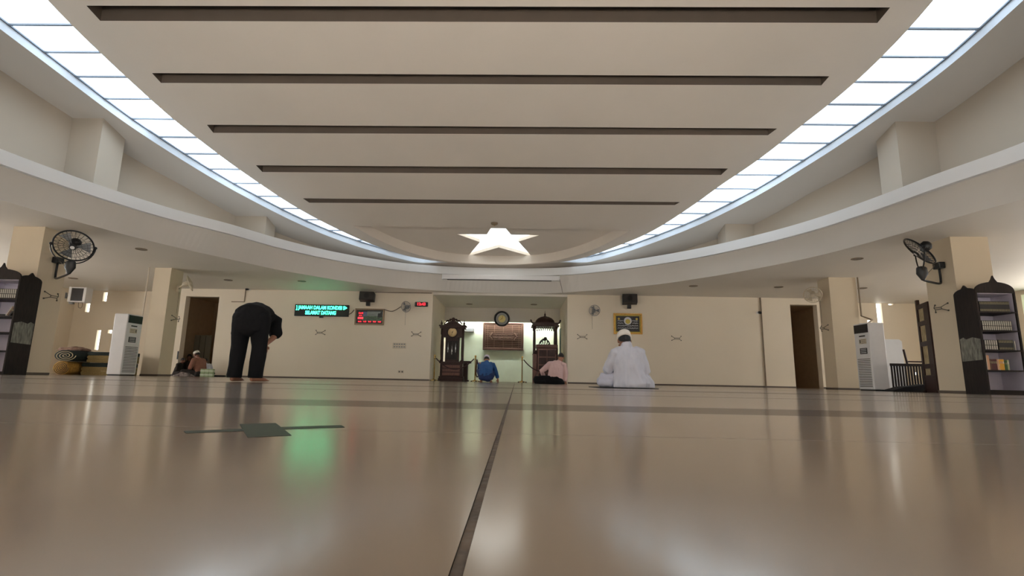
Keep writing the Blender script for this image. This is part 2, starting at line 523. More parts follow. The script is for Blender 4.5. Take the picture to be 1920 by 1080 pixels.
# the crescent closes at the back: the opening narrows to nothing there
for k in range(NA):
    th_ = -180 + 360 * k / NA
    w_ = min(1.0, max(0.0, (abs(th_ - 89.0) - 12.0) / 8.0))
    w_ = w_ * w_ * (3 - 2 * w_)
    ri, ro = math.hypot(INNER[k][0] - CX, INNER[k][1] - CY), math.hypot(OUTER[k][0] - CX, OUTER[k][1] - CY)
    rn = ri + .0005 + max(0.0, ro - ri) * w_
    OUTER[k] = (CX + rn * math.cos(math.radians(th_)), CY + rn * math.sin(math.radians(th_)))
LIP = polar([xy(at_z(*q, 3.65)) for q in [(0, 306.7), (98, 341), (211, 378), (320, 411), (431, 437.5), (542, 469), (640, 490), (757, 507.5), (828, 513), (938, 516), (1050, 516), (1240, 494), (1400, 463), (1560, 421), (1600, 407), (1760, 349), (1920, 299)]]
            + [(-9.15, 6.8), (-8.6, 4), (-5.5, .4), (-.65, -.6), (4.2, .4), (7.4, 4), (7.9, 6.5)])
BOT = polar([xy(at_z(*q, 3.08)) for q in [(0, 371), (142, 413), (200, 431), (320, 461), (431, 485.5), (520, 505.5), (640, 525.5), (757, 537.5), (820, 545), (880, 548), (940, 550), (1000, 551), (1060, 549), (1120, 543), (1240, 532.5), (1400, 504), (1560, 472), (1600, 462), (1760, 415.5), (1920, 372)]]
            + [(-9.35, 6.8), (-8.8, 4), (-5.7, .2), (-.65, -.8), (4.4, .2), (7.6, 4), (8.1, 6.5)])
DRUM = polar([(-10.95, 7.5), (-10.44, 9.31), (-10.02, 10.67), (-9.75, 11.7), (-9.0, 13.2), (-8.33, 14.66), (-7.55, 15.5), (-6.6, 16.4), (-5.7, 17.05), (-4, 17.95), (-.65, 18.25), (2.9, 17.9), (4.7, 16.75), (5.4, 16.15), (6.1, 15.55), (6.86, 14.68), (7.6, 13.2), (8.42, 11.67), (8.9, 10.5), (9.25, 8.86), (9.55, 7.5),
              (-10.6, 4), (-7, -.9), (-.65, -2.4), (5.7, -.9), (9.3, 4)], 1)
XL, XR, YR, YF, YW = -16.5, 15.4, -7.0, 18.1, 18.9
ZC = 3.08


def rect_polar(x0, x1, y0, y1):
    out = []
    for k in range(NA):
        t = -math.pi + 2 * math.pi * k / NA
        c, s = math.cos(t), math.sin(t)
        d = min([(x1 - CX) / c if c > 1e-9 else 1e9, (x0 - CX) / c if c < -1e-9 else 1e9, (y1 - CY) / s if s > 1e-9 else 1e9, (y0 - CY) / s if s < -1e-9 else 1e9])
        out.append((CX + c * d, CY + s * d))
    return out


def band(mb, A, za, B, zb, mi=0):
    """quads between two closed plan curves; za / zb a number or a function of y"""
    f = lambda z, p: z(p[1]) if callable(z) else z
    vs = [(p[0], p[1], f(za, p)) for p in A] + [(p[0], p[1], f(zb, p)) for p in B]
    mb.add(vs, [[k, (k + 1) % NA, NA + (k + 1) % NA, NA + k] for k in range(NA)], mi)
    return mb


def inside(p, poly):
    x, y = p; c = False; n = len(poly)
    for i in range(n):
        x0, y0 = poly[i]; x1, y1 = poly[(i + 1) % n]
        if (y0 > y) != (y1 > y) and x < (x1 - x0) * (y - y0) / (y1 - y0) + x0:
            c = not c
    return c


def sheet(mb, outer, holes, zf, mi=0):
    """a flat-plan sheet with holes, lifted by zf(y)"""
    vs, es = [], []
    for lp in [outer] + holes:
        o = len(vs)
        vs += [V((p[0], p[1])) for p in lp]
        es += [(o + i, o + (i + 1) % len(lp)) for i in range(len(lp))]
    r = delaunay_2d_cdt(vs, es, [], 0, 1e-5)
    fs = []
    for f in r[2]:
        c = sum((r[0][i] for i in f), V((0, 0))) / len(f)
        if inside(c, outer) and not any(inside(c, h) for h in holes):
            fs.append(list(f))
    mb.add([(p.x, p.y, zf(p.y)) for p in r[0]], fs, mi)
    return mb


def skirt(mb, loop, z0, z1, mi=0):
    n = len(loop)
    mb.add([(p[0], p[1], z0(p[1])) for p in loop] + [(p[0], p[1], z1(p[1])) for p in loop], [[i, (i + 1) % n, n + (i + 1) % n, n + i] for i in range(n)], mi)


# ---- floor: stone slabs, dark bands and joints as cells of one mesh
def build_floor():
    ys = [(YR, 'f')]
    y = -6.6
    marks = []
    for yb in (-6.3, -2.2, 1.70, 5.75, 9.8, 13.9):
        marks.append((yb, yb + 0.42, 1))
    for yj in (-4.6, -3.5, -.2, .955, 2.93, 4.75, 7.2, 8.5, 11.2, 12.5, 15.3, 16.6):
        marks.append((yj, yj + 0.004, 3))
    for yj in (3.72, 6.22):
        marks.append((yj, yj + 0.10, 1))
    marks.sort()
    rows, cur = [], YR
    for a, b, k in marks:
        rows.append((cur, a, 0)); rows.append((a, b, k)); cur = b
    rows.append((cur, 23.0, 0))
    cols, cur = [], -18.0
    xm = [(-0.0315, -0.0245, 2)]
    for i in range(-7, 8):
        if i:
            xm.append((-0.028 + i * 2.4, -0.028 + i * 2.4 + 0.003, 3))
    xm.sort()
    for a, b, k in xm:
        cols.append((cur, a, 0)); cols.append((a, b, k)); cur = b
    cols.append((cur, 17.0, 0))
    mb = MB()
    for y0, y1, ky in rows:
        for x0, x1, kx in cols:
            k = 2 if kx == 2 else (3 if (kx == 3 and ky != 1) or ky == 3 else ky)
            z = -0.0015 if k == 2 else 0.0
            mb.add([(x0, y0, z), (x1, y0, z), (x1, y1, z), (x0, y1, z)], [(0, 1, 2, 3)], k)
    # green stone inlay of a bar crossed by two short bars, let into the slab
    for q in ([(449, 795), (517, 793), (547, 816), (464, 820)], [(344, 808), (453, 804), (459, 808), (349, 812)], [(526, 800.5), (640, 797), (647, 801), (533, 804.5)]):
        p = [at_z(a, b, 0.0005) for a, b in q]
        mb.add([tuple(t) for t in p], [(0, 1, 2, 3)], 4)
    mb.box((-18, YR, -.2), (17, 23, -.1), 0)
    return struct('floor', mb, ['floor', 'floor_band', 'joint', 'hair_joint', 'granite'])


build_floor()

# ---- main tilted ceiling with slots and the crescent recess
SLOTS = [[(162, 10.6), (1669, 14), (1645, 43), (188, 39)], [(285, 137), (1555, 143), (1540, 160), (302, 155.5)], [(388, 234), (1457, 241), (1440, 253.5), (400, 249)],
         [(480, 310), (1365, 316), (1352, 328), (492, 322.5)], [(568, 372), (1275, 379), (1265, 384.5), (580, 380)]]
slots = [[xy(at_roof(*q)) for q in s] for s in SLOTS]
slots.append([(-7.5, 6.5), (6.1, 6.5), (6.1, 6.78), (-7.5, 6.78)])
slots.append([(-7.1, 5.1), (5.7, 5.1), (5.7, 5.38), (-7.1, 5.38)])
arc = [(1183, 432), (1130, 460), (1080, 479), (1020, 492), (940, 496), (850, 491), (800, 482), (750, 467), (700, 445), (663, 424)]
rec = [xy(at_roof(*q)) for q in arc]


def smooth_poly(pts, n=6):
    out = []
    for i in range(len(pts) - 1):
        p0 = pts[max(i - 1, 0)]; p1 = pts[i]; p2 = pts[i + 1]; p3 = pts[min(i + 2, len(pts) - 1)]
        for k in range(n):
            t = k / n
            out.append(tuple(.5 * (2 * p1[j] + (p2[j] - p0[j]) * t + (2 * p0[j] - 5 * p1[j] + 4 * p2[j] - p3[j]) * t * t + (3 * p1[j] - p0[j] - 3 * p2[j] + p3[j]) * t ** 3) for j in range(len(p1))))
    out.append(tuple(pts[-1]))
    return out


rec = smooth_poly(rec)
RD = 0.30
mb = MB()
sheet(mb, INNER, slots + [rec], roof)
for s in slots:
    skirt(mb, s, roof, lambda y: roof(y) + .3, 1)
    mb.add([(p[0], p[1], roof(p[1]) + .3) for p in s], [(0, 1, 2, 3)], 1)
skirt(mb, rec, roof, lambda y: roof(y) + RD, 0)
sp = [(857, 439), (913, 439.6), None, (958, 440), (1011, 441), (972, 453), (997, 481), (935, 464), (878, 480), (900, 454)]
star = [xy(at_roof(*q, RD)) if q else None for q in sp]
cxs = (star[0][0] + star[4][0]) / 2
R5 = (star[4][0] - star[0][0]) / 1.902
star[2] = (cxs, star[0][1] - R5 * (1 - math.cos(math.radians(72))) * 1.0)
sheet(mb, rec, [star], lambda y: roof(y) + RD)
skirt(mb, star, lambda y: roof(y) + RD, lambda y: roof(y) + RD + .1)
skirt(mb, INNER, roof, lambda y: roof(y) + .24)
struct('ceiling', mb, ['ceil', 'slot'])
mb = MB()
sheet(mb, star, [], lambda y: roof(y) + RD + .1)
struct('window_1', mb, 'star')

# ---- skylight ring: frosted glass, mullions across, outer curb
HC = 0.2
w = thing('window_2', None, None)
w['kind'] = 'structure'
mb = band(MB(), INNER, lambda y: roof(y) + HC, OUTER, lambda y: roof(y) + HC)
mb.build('pane', 'skylight', w)
mb = MB()


def x_at(curve, y, sgn):
    best = None
    for k in range(NA):
        a, b = curve[k], curve[(k + 1) % NA]
        if (a[1] - y) * (b[1] - y) <= 0 and a[1] != b[1]:
            x = a[0] + (b[0] - a[0]) * (y - a[1]) / (b[1] - a[1])
            if (x - CX) * sgn > 0:
                best = x if best is None else (max(best, x) if sgn > 0 else min(best, x))
    return best


yk = at_roof(143, 142, HC).y
k0 = -16
for k in range(-16, 14):
    y = yk + .6 * k
    for sgn in (-1, 1):
        a, b = x_at(INNER, y, sgn), x_at(OUTER, y, sgn)
        if a is None or b is None or abs(a - b) > 5:
            continue
        a, b = min(a, b), max(a, b)
        z = roof(y) + HC
        mb.box((a, y - .018, z - .035), (b, y + .018, z - .002))
mb2 = MB()
r_in = [(CX + (p[0] - CX) * .996, CY + (p[1] - CY) * .996) for p in OUTER]
band(mb, r_in, lambda y: roof(y) + HC - .03, OUTER, lambda y: roof(y) + HC - .03)
skirt(mb, r_in, lambda y: roof(y) + HC - .03, lambda y: roof(y) + HC)
mb.build('mullion', 'frame', w)
mb = MB()
skirt(mb, OUTER, roof, lambda y: roof(y) + HC + .02)
struct('trim_1', mb, 'curb')

# ---- outer strip of the tilted ceiling and the drum wall round it
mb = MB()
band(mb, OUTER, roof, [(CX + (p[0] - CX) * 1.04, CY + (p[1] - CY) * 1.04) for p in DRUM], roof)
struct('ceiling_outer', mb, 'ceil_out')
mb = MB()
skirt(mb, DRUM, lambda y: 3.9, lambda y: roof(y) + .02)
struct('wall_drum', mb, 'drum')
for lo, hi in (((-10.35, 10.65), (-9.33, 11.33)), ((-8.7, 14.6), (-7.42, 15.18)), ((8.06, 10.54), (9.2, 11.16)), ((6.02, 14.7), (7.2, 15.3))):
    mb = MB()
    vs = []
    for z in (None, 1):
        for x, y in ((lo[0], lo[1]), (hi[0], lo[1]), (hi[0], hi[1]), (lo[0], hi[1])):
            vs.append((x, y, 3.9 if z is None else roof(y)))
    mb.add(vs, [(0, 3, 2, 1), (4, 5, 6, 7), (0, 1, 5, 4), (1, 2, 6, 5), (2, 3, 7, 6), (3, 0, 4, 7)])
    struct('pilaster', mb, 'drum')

# ---- ring beam: bright lip, sloping underside down to the low ceiling
ZLT, ZLB = 3.91, 3.65
mb = MB()
L2 = [(CX + (p[0] - CX) * 1.012, CY + (p[1] - CY) * 1.012) for p in LIP]
B1 = [(max(a[0], b[0]) if a[0] < CX else a[0], a[1]) for a, b in zip(BOT, BOT)]
# the underside never comes inside the lip
BO = []
for l, b in zip(L2, BOT):
    rl = math.hypot(l[0] - CX, l[1] - CY); rb = max(math.hypot(b[0] - CX, b[1] - CY), rl + .10)
    BO.append((CX + (l[0] - CX) * rb / rl, CY + (l[1] - CY) * rb / rl))
DR2 = [(CX + (p[0] - CX) * 1.03, CY + (p[1] - CY) * 1.03) for p in DRUM]
band(mb, LIP, ZLT, DR2, ZLT)
band(mb, LIP, ZLT, LIP, ZLB)
band(mb, LIP, ZLB, L2, ZLB)
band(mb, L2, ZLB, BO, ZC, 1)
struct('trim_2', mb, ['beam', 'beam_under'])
mb = band(MB(), BO, ZC, rect_polar(XL, XR, YR, YW), ZC)
struct('ceiling_low', mb, 'soffit')


# ---- walls with openings
def wall_grid(mb, axis, t0, t1, u0, u1, z0, z1, holes, mi=0):
    us = sorted(set([u0, u1] + [h[0] for h in holes] + [h[1] for h in holes]))
    zs = sorted(set([z0, z1] + [h[2] for h in holes] + [h[3] for h in holes]))
    for a, b in zip(us, us[1:]):
        for c, d in zip(zs, zs[1:]):
            m = ((a + b) / 2, (c + d) / 2)
            if any(h[0] < m[0] < h[1] and h[2] < m[1] < h[3] for h in holes):
                continue
            if axis == 'Y':
                mb.box((a, t0, c), (b, t1, d), mi)
            else:
                mb.box((t0, a, c), (t1, b, d), mi)


NX0, NX1 = -2.97, 1.77
mb = MB()
wall_grid(mb, 'Y', YF, YF + .25, -12.6, NX0, 0, ZC, [(-11.8, -10.6, 0, 2.8)])
wall_grid(mb, 'Y', YF, YF + .25, NX1, 11.2, 0, ZC, [(9.49, 10.41, 0, 2.86)])
struct('wall_back', mb, 'wall')


def px_rect(px0, py0, px1, py1, Y):
    a, b = at(px0, py0, Y), at(px1, py1, Y)
    return [min(a.x, b.x), max(a.x, b.x), min(a.z, b.z), max(a.z, b.z)]


def slit(holes, cpx, top, bot, wpx, Y):
    cx = (at(cpx, (top + bot) / 2, Y)).x
    hw = wpx * Y / F / 2
    holes.append((cx - hw, cx + hw, max(0.3, at(cpx, bot, Y).z), min(ZC - .01, at(cpx, top, Y).z)))


hl, hr = [], []
slit(hl, 165, 559, 585, 8, YW)
slit(hl, 197, 548, 565, 7.5, YW)
slit(hl, 183, 619, 656, 7.5, YW)
slit(hl, 206, 618.5, 625, 8, YW)
slit(hr, 1649, 565, 606, 10, YW)
slit(hr, 1631, 600, 607, 9, YW)
slit(hr, 1670, 564.5, 572, 9, YW)
slit(hr, 1727, 565, 572, 12, YW)
slit(hr, 1729.5, 646, 653, 4, YW)
slit(hr, 1719, 698, 703, 7, YW)
mb = MB()
wall_grid(mb, 'Y', YW, YW + .25, XL - .3, -12.6, 0, ZC, hl)
mb.box((-12.6, YF, 0), (-12.4, YW + .25, ZC))
struct('wall_back_left', mb, 'wall')
mb = MB()
wall_grid(mb, 'Y', YW, YW + .25, 11.2, XR + .3, 0, ZC, hr)
mb.box((11.0, YF + .01, 0), (11.2, YW + .25, ZC))
struct('wall_back_right', mb, 'wall')
n = 3
for h in hl + hr:
    mb = MB().box((h[0], YW + .1, h[2]), (h[1], YW + .12, h[3]))
    struct('window_%d' % n, mb, 'daylight'); n += 1

# side windows beyond the frame; unseen rear wall, its wide doorways added for daylight
sw = [(y, y + 1.25, .9, 2.7) for y in (-5.5, -2.5, .5, 3.5, 6.5, 9.3, 10.9, 12.5, 14.0)]
mb = MB(); wall_grid(mb, 'X', XL - .25, XL, YR - .3, YW, 0, ZC, sw); struct('wall_left', mb, 'wall')
mb = MB(); wall_grid(mb, 'X', XR, XR + .25, YR - .3, YW, 0, ZC, sw[:-1] + [(14.0, 15.2, .9, 2.7), (15.3, 16.0, 1.9, 2.95)]); struct('wall_right', mb, 'wall')
struct('window_%d' % n, MB().box((XR + .1, 15.3, 1.9), (XR + .12, 16.0, 2.95)), 'daylight_green'); n += 1
rw = [(x, x + 3.0, 0.05, 2.75) for x in (-14.6, -10.4, -6.2, -2.0, 2.2, 6.4, 10.6)]
mb = MB(); wall_grid(mb, 'Y', YR - .25, YR, XL, XR, 0, ZC, rw); struct('wall_rear', mb, 'wall')

# niche (mihrab bay)
YN = 21.9
mb = MB()
mb.box((NX0 - .2, YF + .25, 0), (NX0, YN, 3.2)); mb.box((NX1, YF + .25, 0), (NX1 + .2, YN, 3.2))
struct('wall_niche', mb, 'wall')
mb = MB().box((NX0 - .2, YN, 0), (NX1 + .2, YN + .2, 3.2)); struct('wall_niche_back', mb, 'niche')
mb = MB().box((NX0 - .2, YF + .255, 3.0), (NX1 + .2, YN, 3.2)).box((NX0 + .001, YF + .002, 3.0), (NX1 - .001, YF + .254, 3.2)); struct('ceiling_niche', mb, 'soffit')
mb = MB().box((NX0 + .001, 21.3, 2.42), (NX1 - .001, 21.42, 2.999)); struct('trim_3', mb, 'soffit')
zt = 2.72
tl = thing('tube_light', 'bright white tube hidden behind the bulkhead over the niche back wall', 'light', (-.6, 21.54, zt))
MB().tube([(-2.2, 0, 0), (2.2, 0, 0)], .02, 10).build('tube', 'tube', tl, True)
MB().cbox((0, .0, .05), (4.5, .07, .05)).build('housing', 'white_plastic', tl)
mb = MB().box((NX1 - .03, 20.7, 0.02), (NX1 - .001, 21.25, 2.15)); o = struct('door_3', mb, 'door_green')

# dim rooms behind the two doorways
for i, (x0, x1, dx0, dx1) in enumerate(((-12.4, -9.6, -11.8, -10.6), (9.0, 10.95, 9.49, 10.41))):
    mb = MB()
    mb.box((x0 - .1, YF + .25, 0), (x0, 21, 3)); mb.box((x1, YF + .25, 0), (x1 + .1, 21, 3)); mb.box((x0, 20.9, 0), (x1, 21, 3)); mb.box((x0, YF + .25, 2.95), (x1, 21, 3.05))
    struct('wall_room_left' if i == 0 else 'wall_room_right', mb, 'dark_room')

# baseboards
mb = MB()
for x0, x1 in ((-12.6, -11.8), (-10.6, NX0), (NX1, 9.49), (10.41, 11.2)):
    mb.box((x0, YF - .012, 0), (x1, YF, .05))
struct('baseboard_back', mb, 'base')

# pillars
PIL = {'a': (-10.65, -9.97, 10.39, 11.05), 'b': (-10.47, -9.985, 14.5, 15.05), 'c': (8.62, 9.36, 10.22, 10.95), 'd': (8.67, 9.41, 14.4, 14.95)}
plab = {'a': 'cream square pillar behind the left bookcase, carrying the black caged fan', 'b': 'cream square pillar beside the tall white air conditioner, left of the bowing man',
        'c': 'cream square pillar behind the right bookcase, carrying the tilted black fan', 'd': 'cream square pillar just right of the dark right doorway'}
for k, (x0, x1, y0, y1) in PIL.items():
    o = struct('pillar', MB().box((x0, y0, 0), (x1, y1, ZC)), 'pillar')
    tag(o, plab[k], 'pillar')
    b = MB()
    b.box((x0 - .012, y0 - .012, 0), (x1 + .012, y1 + .012, .05)).build('baseboard', 'base', o)

# ================================================================== THINGS ON THE WALLS
WF = YF - .002


# ---- LED message board
a, b = at(551, 594, 18.0), at(654, 570, 18.0)
cx, cz, ww, hh = (a.x + b.x) / 2, (a.z + b.z) / 2, b.x - a.x, .41
t = thing('led_sign', 'black message board with glowing green capital letters on the back wall', 'sign', (cx, WF, cz))
MB().box((-ww / 2, -.09, -hh / 2), (ww / 2, 0, hh / 2)).build('housing', 'black', t, bevel=.008)
MB().box((-ww / 2 + .03, -.094, -hh / 2 + .03), (ww / 2 - .03, -.0905, hh / 2 - .03)).build('display', 'led_board', t)
text('lettering', '] JAMAAH DALAM KONDISI S>', .175, (0, -.0975, .09), 'led_green', t, bold=.004, sx=.76)
text('lettering', 'SELAMAT DATANG', .175, (-.02, -.0975, -.09), 'led_green', t, bold=.004, sx=.72)
MB().box((-.07, -.07, -hh / 2 - .05), (.05, -.0, -hh / 2)).build('bracket', 'black', t)

# ---- prayer time board
a, b = at(664, 608.5, 18.05), at(721, 579, 18.05)
cx, cz, ww, hh = (a.x + b.x) / 2, (a.z + b.z) / 2, b.x - a.x, b.z - a.z
t = thing('prayer_time_board', 'brown framed picture board with red digits, beside the green message board', 'board', (cx, WF, cz))
fr = MB()
for lo, hi in (((-ww / 2, -.05, -hh / 2), (ww / 2, 0, -hh / 2 + .05)), ((-ww / 2, -.05, hh / 2 - .05), (ww / 2, 0, hh / 2)), ((-ww / 2, -.05, -hh / 2 + .05), (-ww / 2 + .05, 0, hh / 2 - .05)), ((ww / 2 - .05, -.05, -hh / 2 + .05), (ww / 2, 0, hh / 2 - .05))):
    fr.box(lo, hi)
fr.build('frame', 'frame_brown', t, bevel=.008)
pm = MB()
W2, H2 = ww / 2 - .05, hh / 2 - .05
pm.box((-W2, -.02, -H2), (W2, -.002, H2), 0)
pm.box((-W2 * .2, -.022, -.04), (W2 * .99, -.0201, H2 * .8), 1)
pm.box((-W2 * .5, -.022, .02), (-W2 * .2, -.0201, H2 * .75), 2)
pm.box((-W2 * .55, -.023, -H2 * .6), (W2 * .99, -.0202, .02), 3)
pm.prism([(-W2 * .2, .06), (W2 * .2, .1), (W2 * .55, .06), (W2 * .55, .03), (-W2 * .2, .03)], -.0235, -.0204, 'Y', 4)
pm.prism([(W2 * .6, -.02), (W2 * .62, .12), (W2 * .8, .13), (W2 * .82, .18), (W2 * .95, .18), (W2 * .95, -.02)], -.024, -.0206, 'Y', 0)
pm.build('picture', ['pic_dark', 'pic_sky', 'pic_blue', 'pic_green', 'pic_roof'], t)
text('digits', '12:43', .085, (-W2 * .68, -.0255, H2 * .52), 'led_red', t, bold=.002, sx=.9)
text('digits', '03 07', .05, (-W2 * .68, -.0255, H2 * .16), 'led_red', t, bold=.001)
MB().box((-W2 * .88, -.025, -H2 * .36), (-W2 * .48, -.0207, -H2 * .06)).build('red_panel', 'led_red', t)
for i, s in enumerate(('04:32', '11:58', '15:19', '17:54', '19:04')):
    text('digits', s, .062, (-W2 * .72 + i * W2 * .37, -.0255, -H2 * .74), 'led_red', t, bold=.002, sx=.86)

# ---- small red digital clock
a, b = at(777, 575, 18.05), at(803, 566, 18.05)
t = thing('digital_clock', 'small black wall clock with glowing red digits near the niche', 'clock', ((a.x + b.x) / 2, WF, (a.z + b.z) / 2))
MB().box((-.235, -.06, -.085), (.235, 0, .085)).build('case', 'black', t, bevel=.03)
MB().box((-.19, -.062, -.06), (.19, -.0602, .06)).build('display', 'led_board_red', t)
text('digits', '12:43', .13, (0, -.065, 0), 'led_red', t, bold=.004, sx=1.1)

# ---- framed calligraphy
a, b = at(1151, 626, 18.05), at(1204, 588, 18.05)
ww, hh = b.x - a.x, b.z - a.z
t = thing('framed_calligraphy', 'gold framed black calligraphy picture above the kneeling man in white', 'picture', ((a.x + b.x) / 2, WF, (a.z + b.z) / 2))
fr = MB()
for e, mi, d, w0 in ((0, 0, .045, .05), (.055, 1, .03, .035)):
    X, Z = ww / 2 - e, hh / 2 - e
    for lo, hi in (((-X, -d, -Z), (X, 0, -Z + w0)), ((-X, -d, Z - w0), (X, 0, Z)), ((-X, -d, -Z + w0), (-X + w0, 0, Z - w0)), ((X - w0, -d, -Z + w0), (X, 0, Z - w0))):
        fr.box(lo, hi, mi)
fr.build('frame', ['gold', 'gold_paint'], t, bevel=.006)
MB().box((-ww / 2 + .08, -.018, -hh / 2 + .08), (ww / 2 - .08, -.001, hh / 2 - .08)).build('backing', 'pic_black', t)
mm = MB()
mm.lathe([(.135, -.0215), (.135, -.0185)], (0, 0, .10), 28, 'Y', 0)
mm.lathe([(.085, -.0235), (.085, -.0216)], (0, 0, .08), 24, 'Y', 1)
mm.build('medallion', ['ink_white', 'gold_paint'], t)
for x in (-.31, .31):
    MB().lathe([(.04, -.021), (.04, -.0185)], (x, 0, .17), 16, 'Y').build('rosette', 'gold_paint', t)
rnd = random.Random(3)
ink = MB()
for r in range(4):
    z0 = .10 - r * .085
    for sgn in ((-1, 1) if r < 2 else (0,)):
        x0, x1 = (-.36, .36) if sgn == 0 else ((.15, .36) if sgn > 0 else (-.36, -.15))
        pts = []
        x = x0
        while x < x1:
            pts.append((x, -.021, z0 + rnd.uniform(-.016, .016))); x += .017
        ink.tube(pts, .0065, 5)
        for k in range(int((x1 - x0) / .06)):
            xx = x0 + .03 + k * .06
            ink.tube([(xx, -.021, z0), (xx + .006, -.021, z0 + rnd.uniform(.025, .04))], .005, 5)
ink.build('script', 'ink_white', t)


# ---- speakers hung from the back wall
def speaker(px, py, label, yaw):
    p = at(px, py, 17.82)
    t = thing('wall_speaker', label, 'speaker', (p.x, WF, p.z))
    Tm = Matrix.Translation((0, -.26, .0)) @ Matrix.Rotation(yaw, 4, 'Z') @ Matrix.Rotation(math.radians(-10), 4, 'X')
    MB().cbox((0, 0, .05), (.50, .30, .30), 0, Tm).build('cabinet', 'black', t, bevel=.012)
    MB().cbox((0, -.153, .05), (.46, .006, .26), 0, Tm).build('grille', 'grille', t)
    MB().lathe([(.09, -.159), (.03, -.157)], (0, 0, 0.05), 20, 'Y', T=Tm).build('driver', 'black_metal', t)
    b = MB().box((-.06, -.16, -.25), (.07, -.06, -.08)).box((-.04, -.07, -.2), (.05, 0, -.1))
    b.build('bracket', 'black_metal', t, bevel=.006)
    return t


speaker(688, 559, 'black box speaker above the brown framed board', math.radians(6))
speaker(1181, 564, 'black box speaker above the gold framed calligraphy', math.radians(-8))


# ---- grey caged wall fans on the back wall, with pull cords
def cage(mb_c, mb_b, R, n=18, blades=5, rr=.004, depth=.05):
    """wire cage and blades, axis along -Y, centred on the origin"""
    mb_c.tube([(R * math.cos(2 * math.pi * k / 32), 0, R * math.sin(2 * math.pi * k / 32)) for k in range(32)], rr * 2.2, 6, closed=True)
    for q in (.72, .45):
        mb_c.tube([(q * R * math.cos(2 * math.pi * k / 24), -depth * (1 - q * .7), q * R * math.sin(2 * math.pi * k / 24)) for k in range(24)], rr * .6, 4, closed=True)
    for k in range(n):
        a = 2 * math.pi * k / n
        for sgn in (-1, 1):
            mb_c.tube([(R * math.cos(a), 0, R * math.sin(a)), (.7 * R * math.cos(a), sgn * depth * .55, .7 * R * math.sin(a)), (.14 * R * math.cos(a), sgn * depth, .14 * R * math.sin(a))], rr * .6, 4)
    for k in range(blades):
        a0 = 2 * math.pi * k / blades
        P = []
        for j in range(7):
            u = j / 6
            rad = R * (.15 + .75 * u)
            wd = (.30 + .45 * u) if u < .8 else .60
            for e, dy in ((-1, -.012), (1, .012)):
                a = a0 + e * wd * .62
                P.append((rad * math.cos(a), dy * (1 + u), rad * math.sin(a)))
        mb_b.add(P, [(2 * j, 2 * j + 1, 2 * j + 3, 2 * j + 2) for j in range(6)])


def back_fan(px, py, label, tilt):
    p = at(px, py, 17.8)
    t = thing('wall_fan', label, 'fan', (p.x, WF, p.z))
    Tm = Matrix.Translation((0, -.28, 0)) @ Matrix.Rotation(tilt, 4, 'Z') @ Matrix.Rotation(math.radians(12), 4, 'X')
    c, b = MB(), MB()
    cage(c, b, .185, 20, 3)
    for q in (c, b):
        q.v = [Tm @ v for v in q.v]
    c.build('cage', 'grey_plastic', t)
    b.build('blades', 'grey_plastic', t)
    MB().lathe([(.02, -.05), (.03, -.04), (.05, .05), (.06, .12), (.03, .15)], (0, 0, 0), 16, 'Y', T=Tm).build('motor', 'grey_plastic', t, True)
    MB().box((-.05, -.14, -.04), (.05, 0, .08)).build('mount', 'grey_plastic', t, bevel=.01)
    cd = MB().tube([(-.05, -.07, -.04), (-.052, -.06, -.3), (-.05, -.055, -.62)], .004, 5)
    cd.build('pull_cord', 'cable', t)
    return t


back_fan(761, 575, 'small grey fan on the back wall between the framed board and red clock', math.radians(-20))
back_fan(1115, 582, 'small grey fan on the back wall right of the niche', math.radians(4))


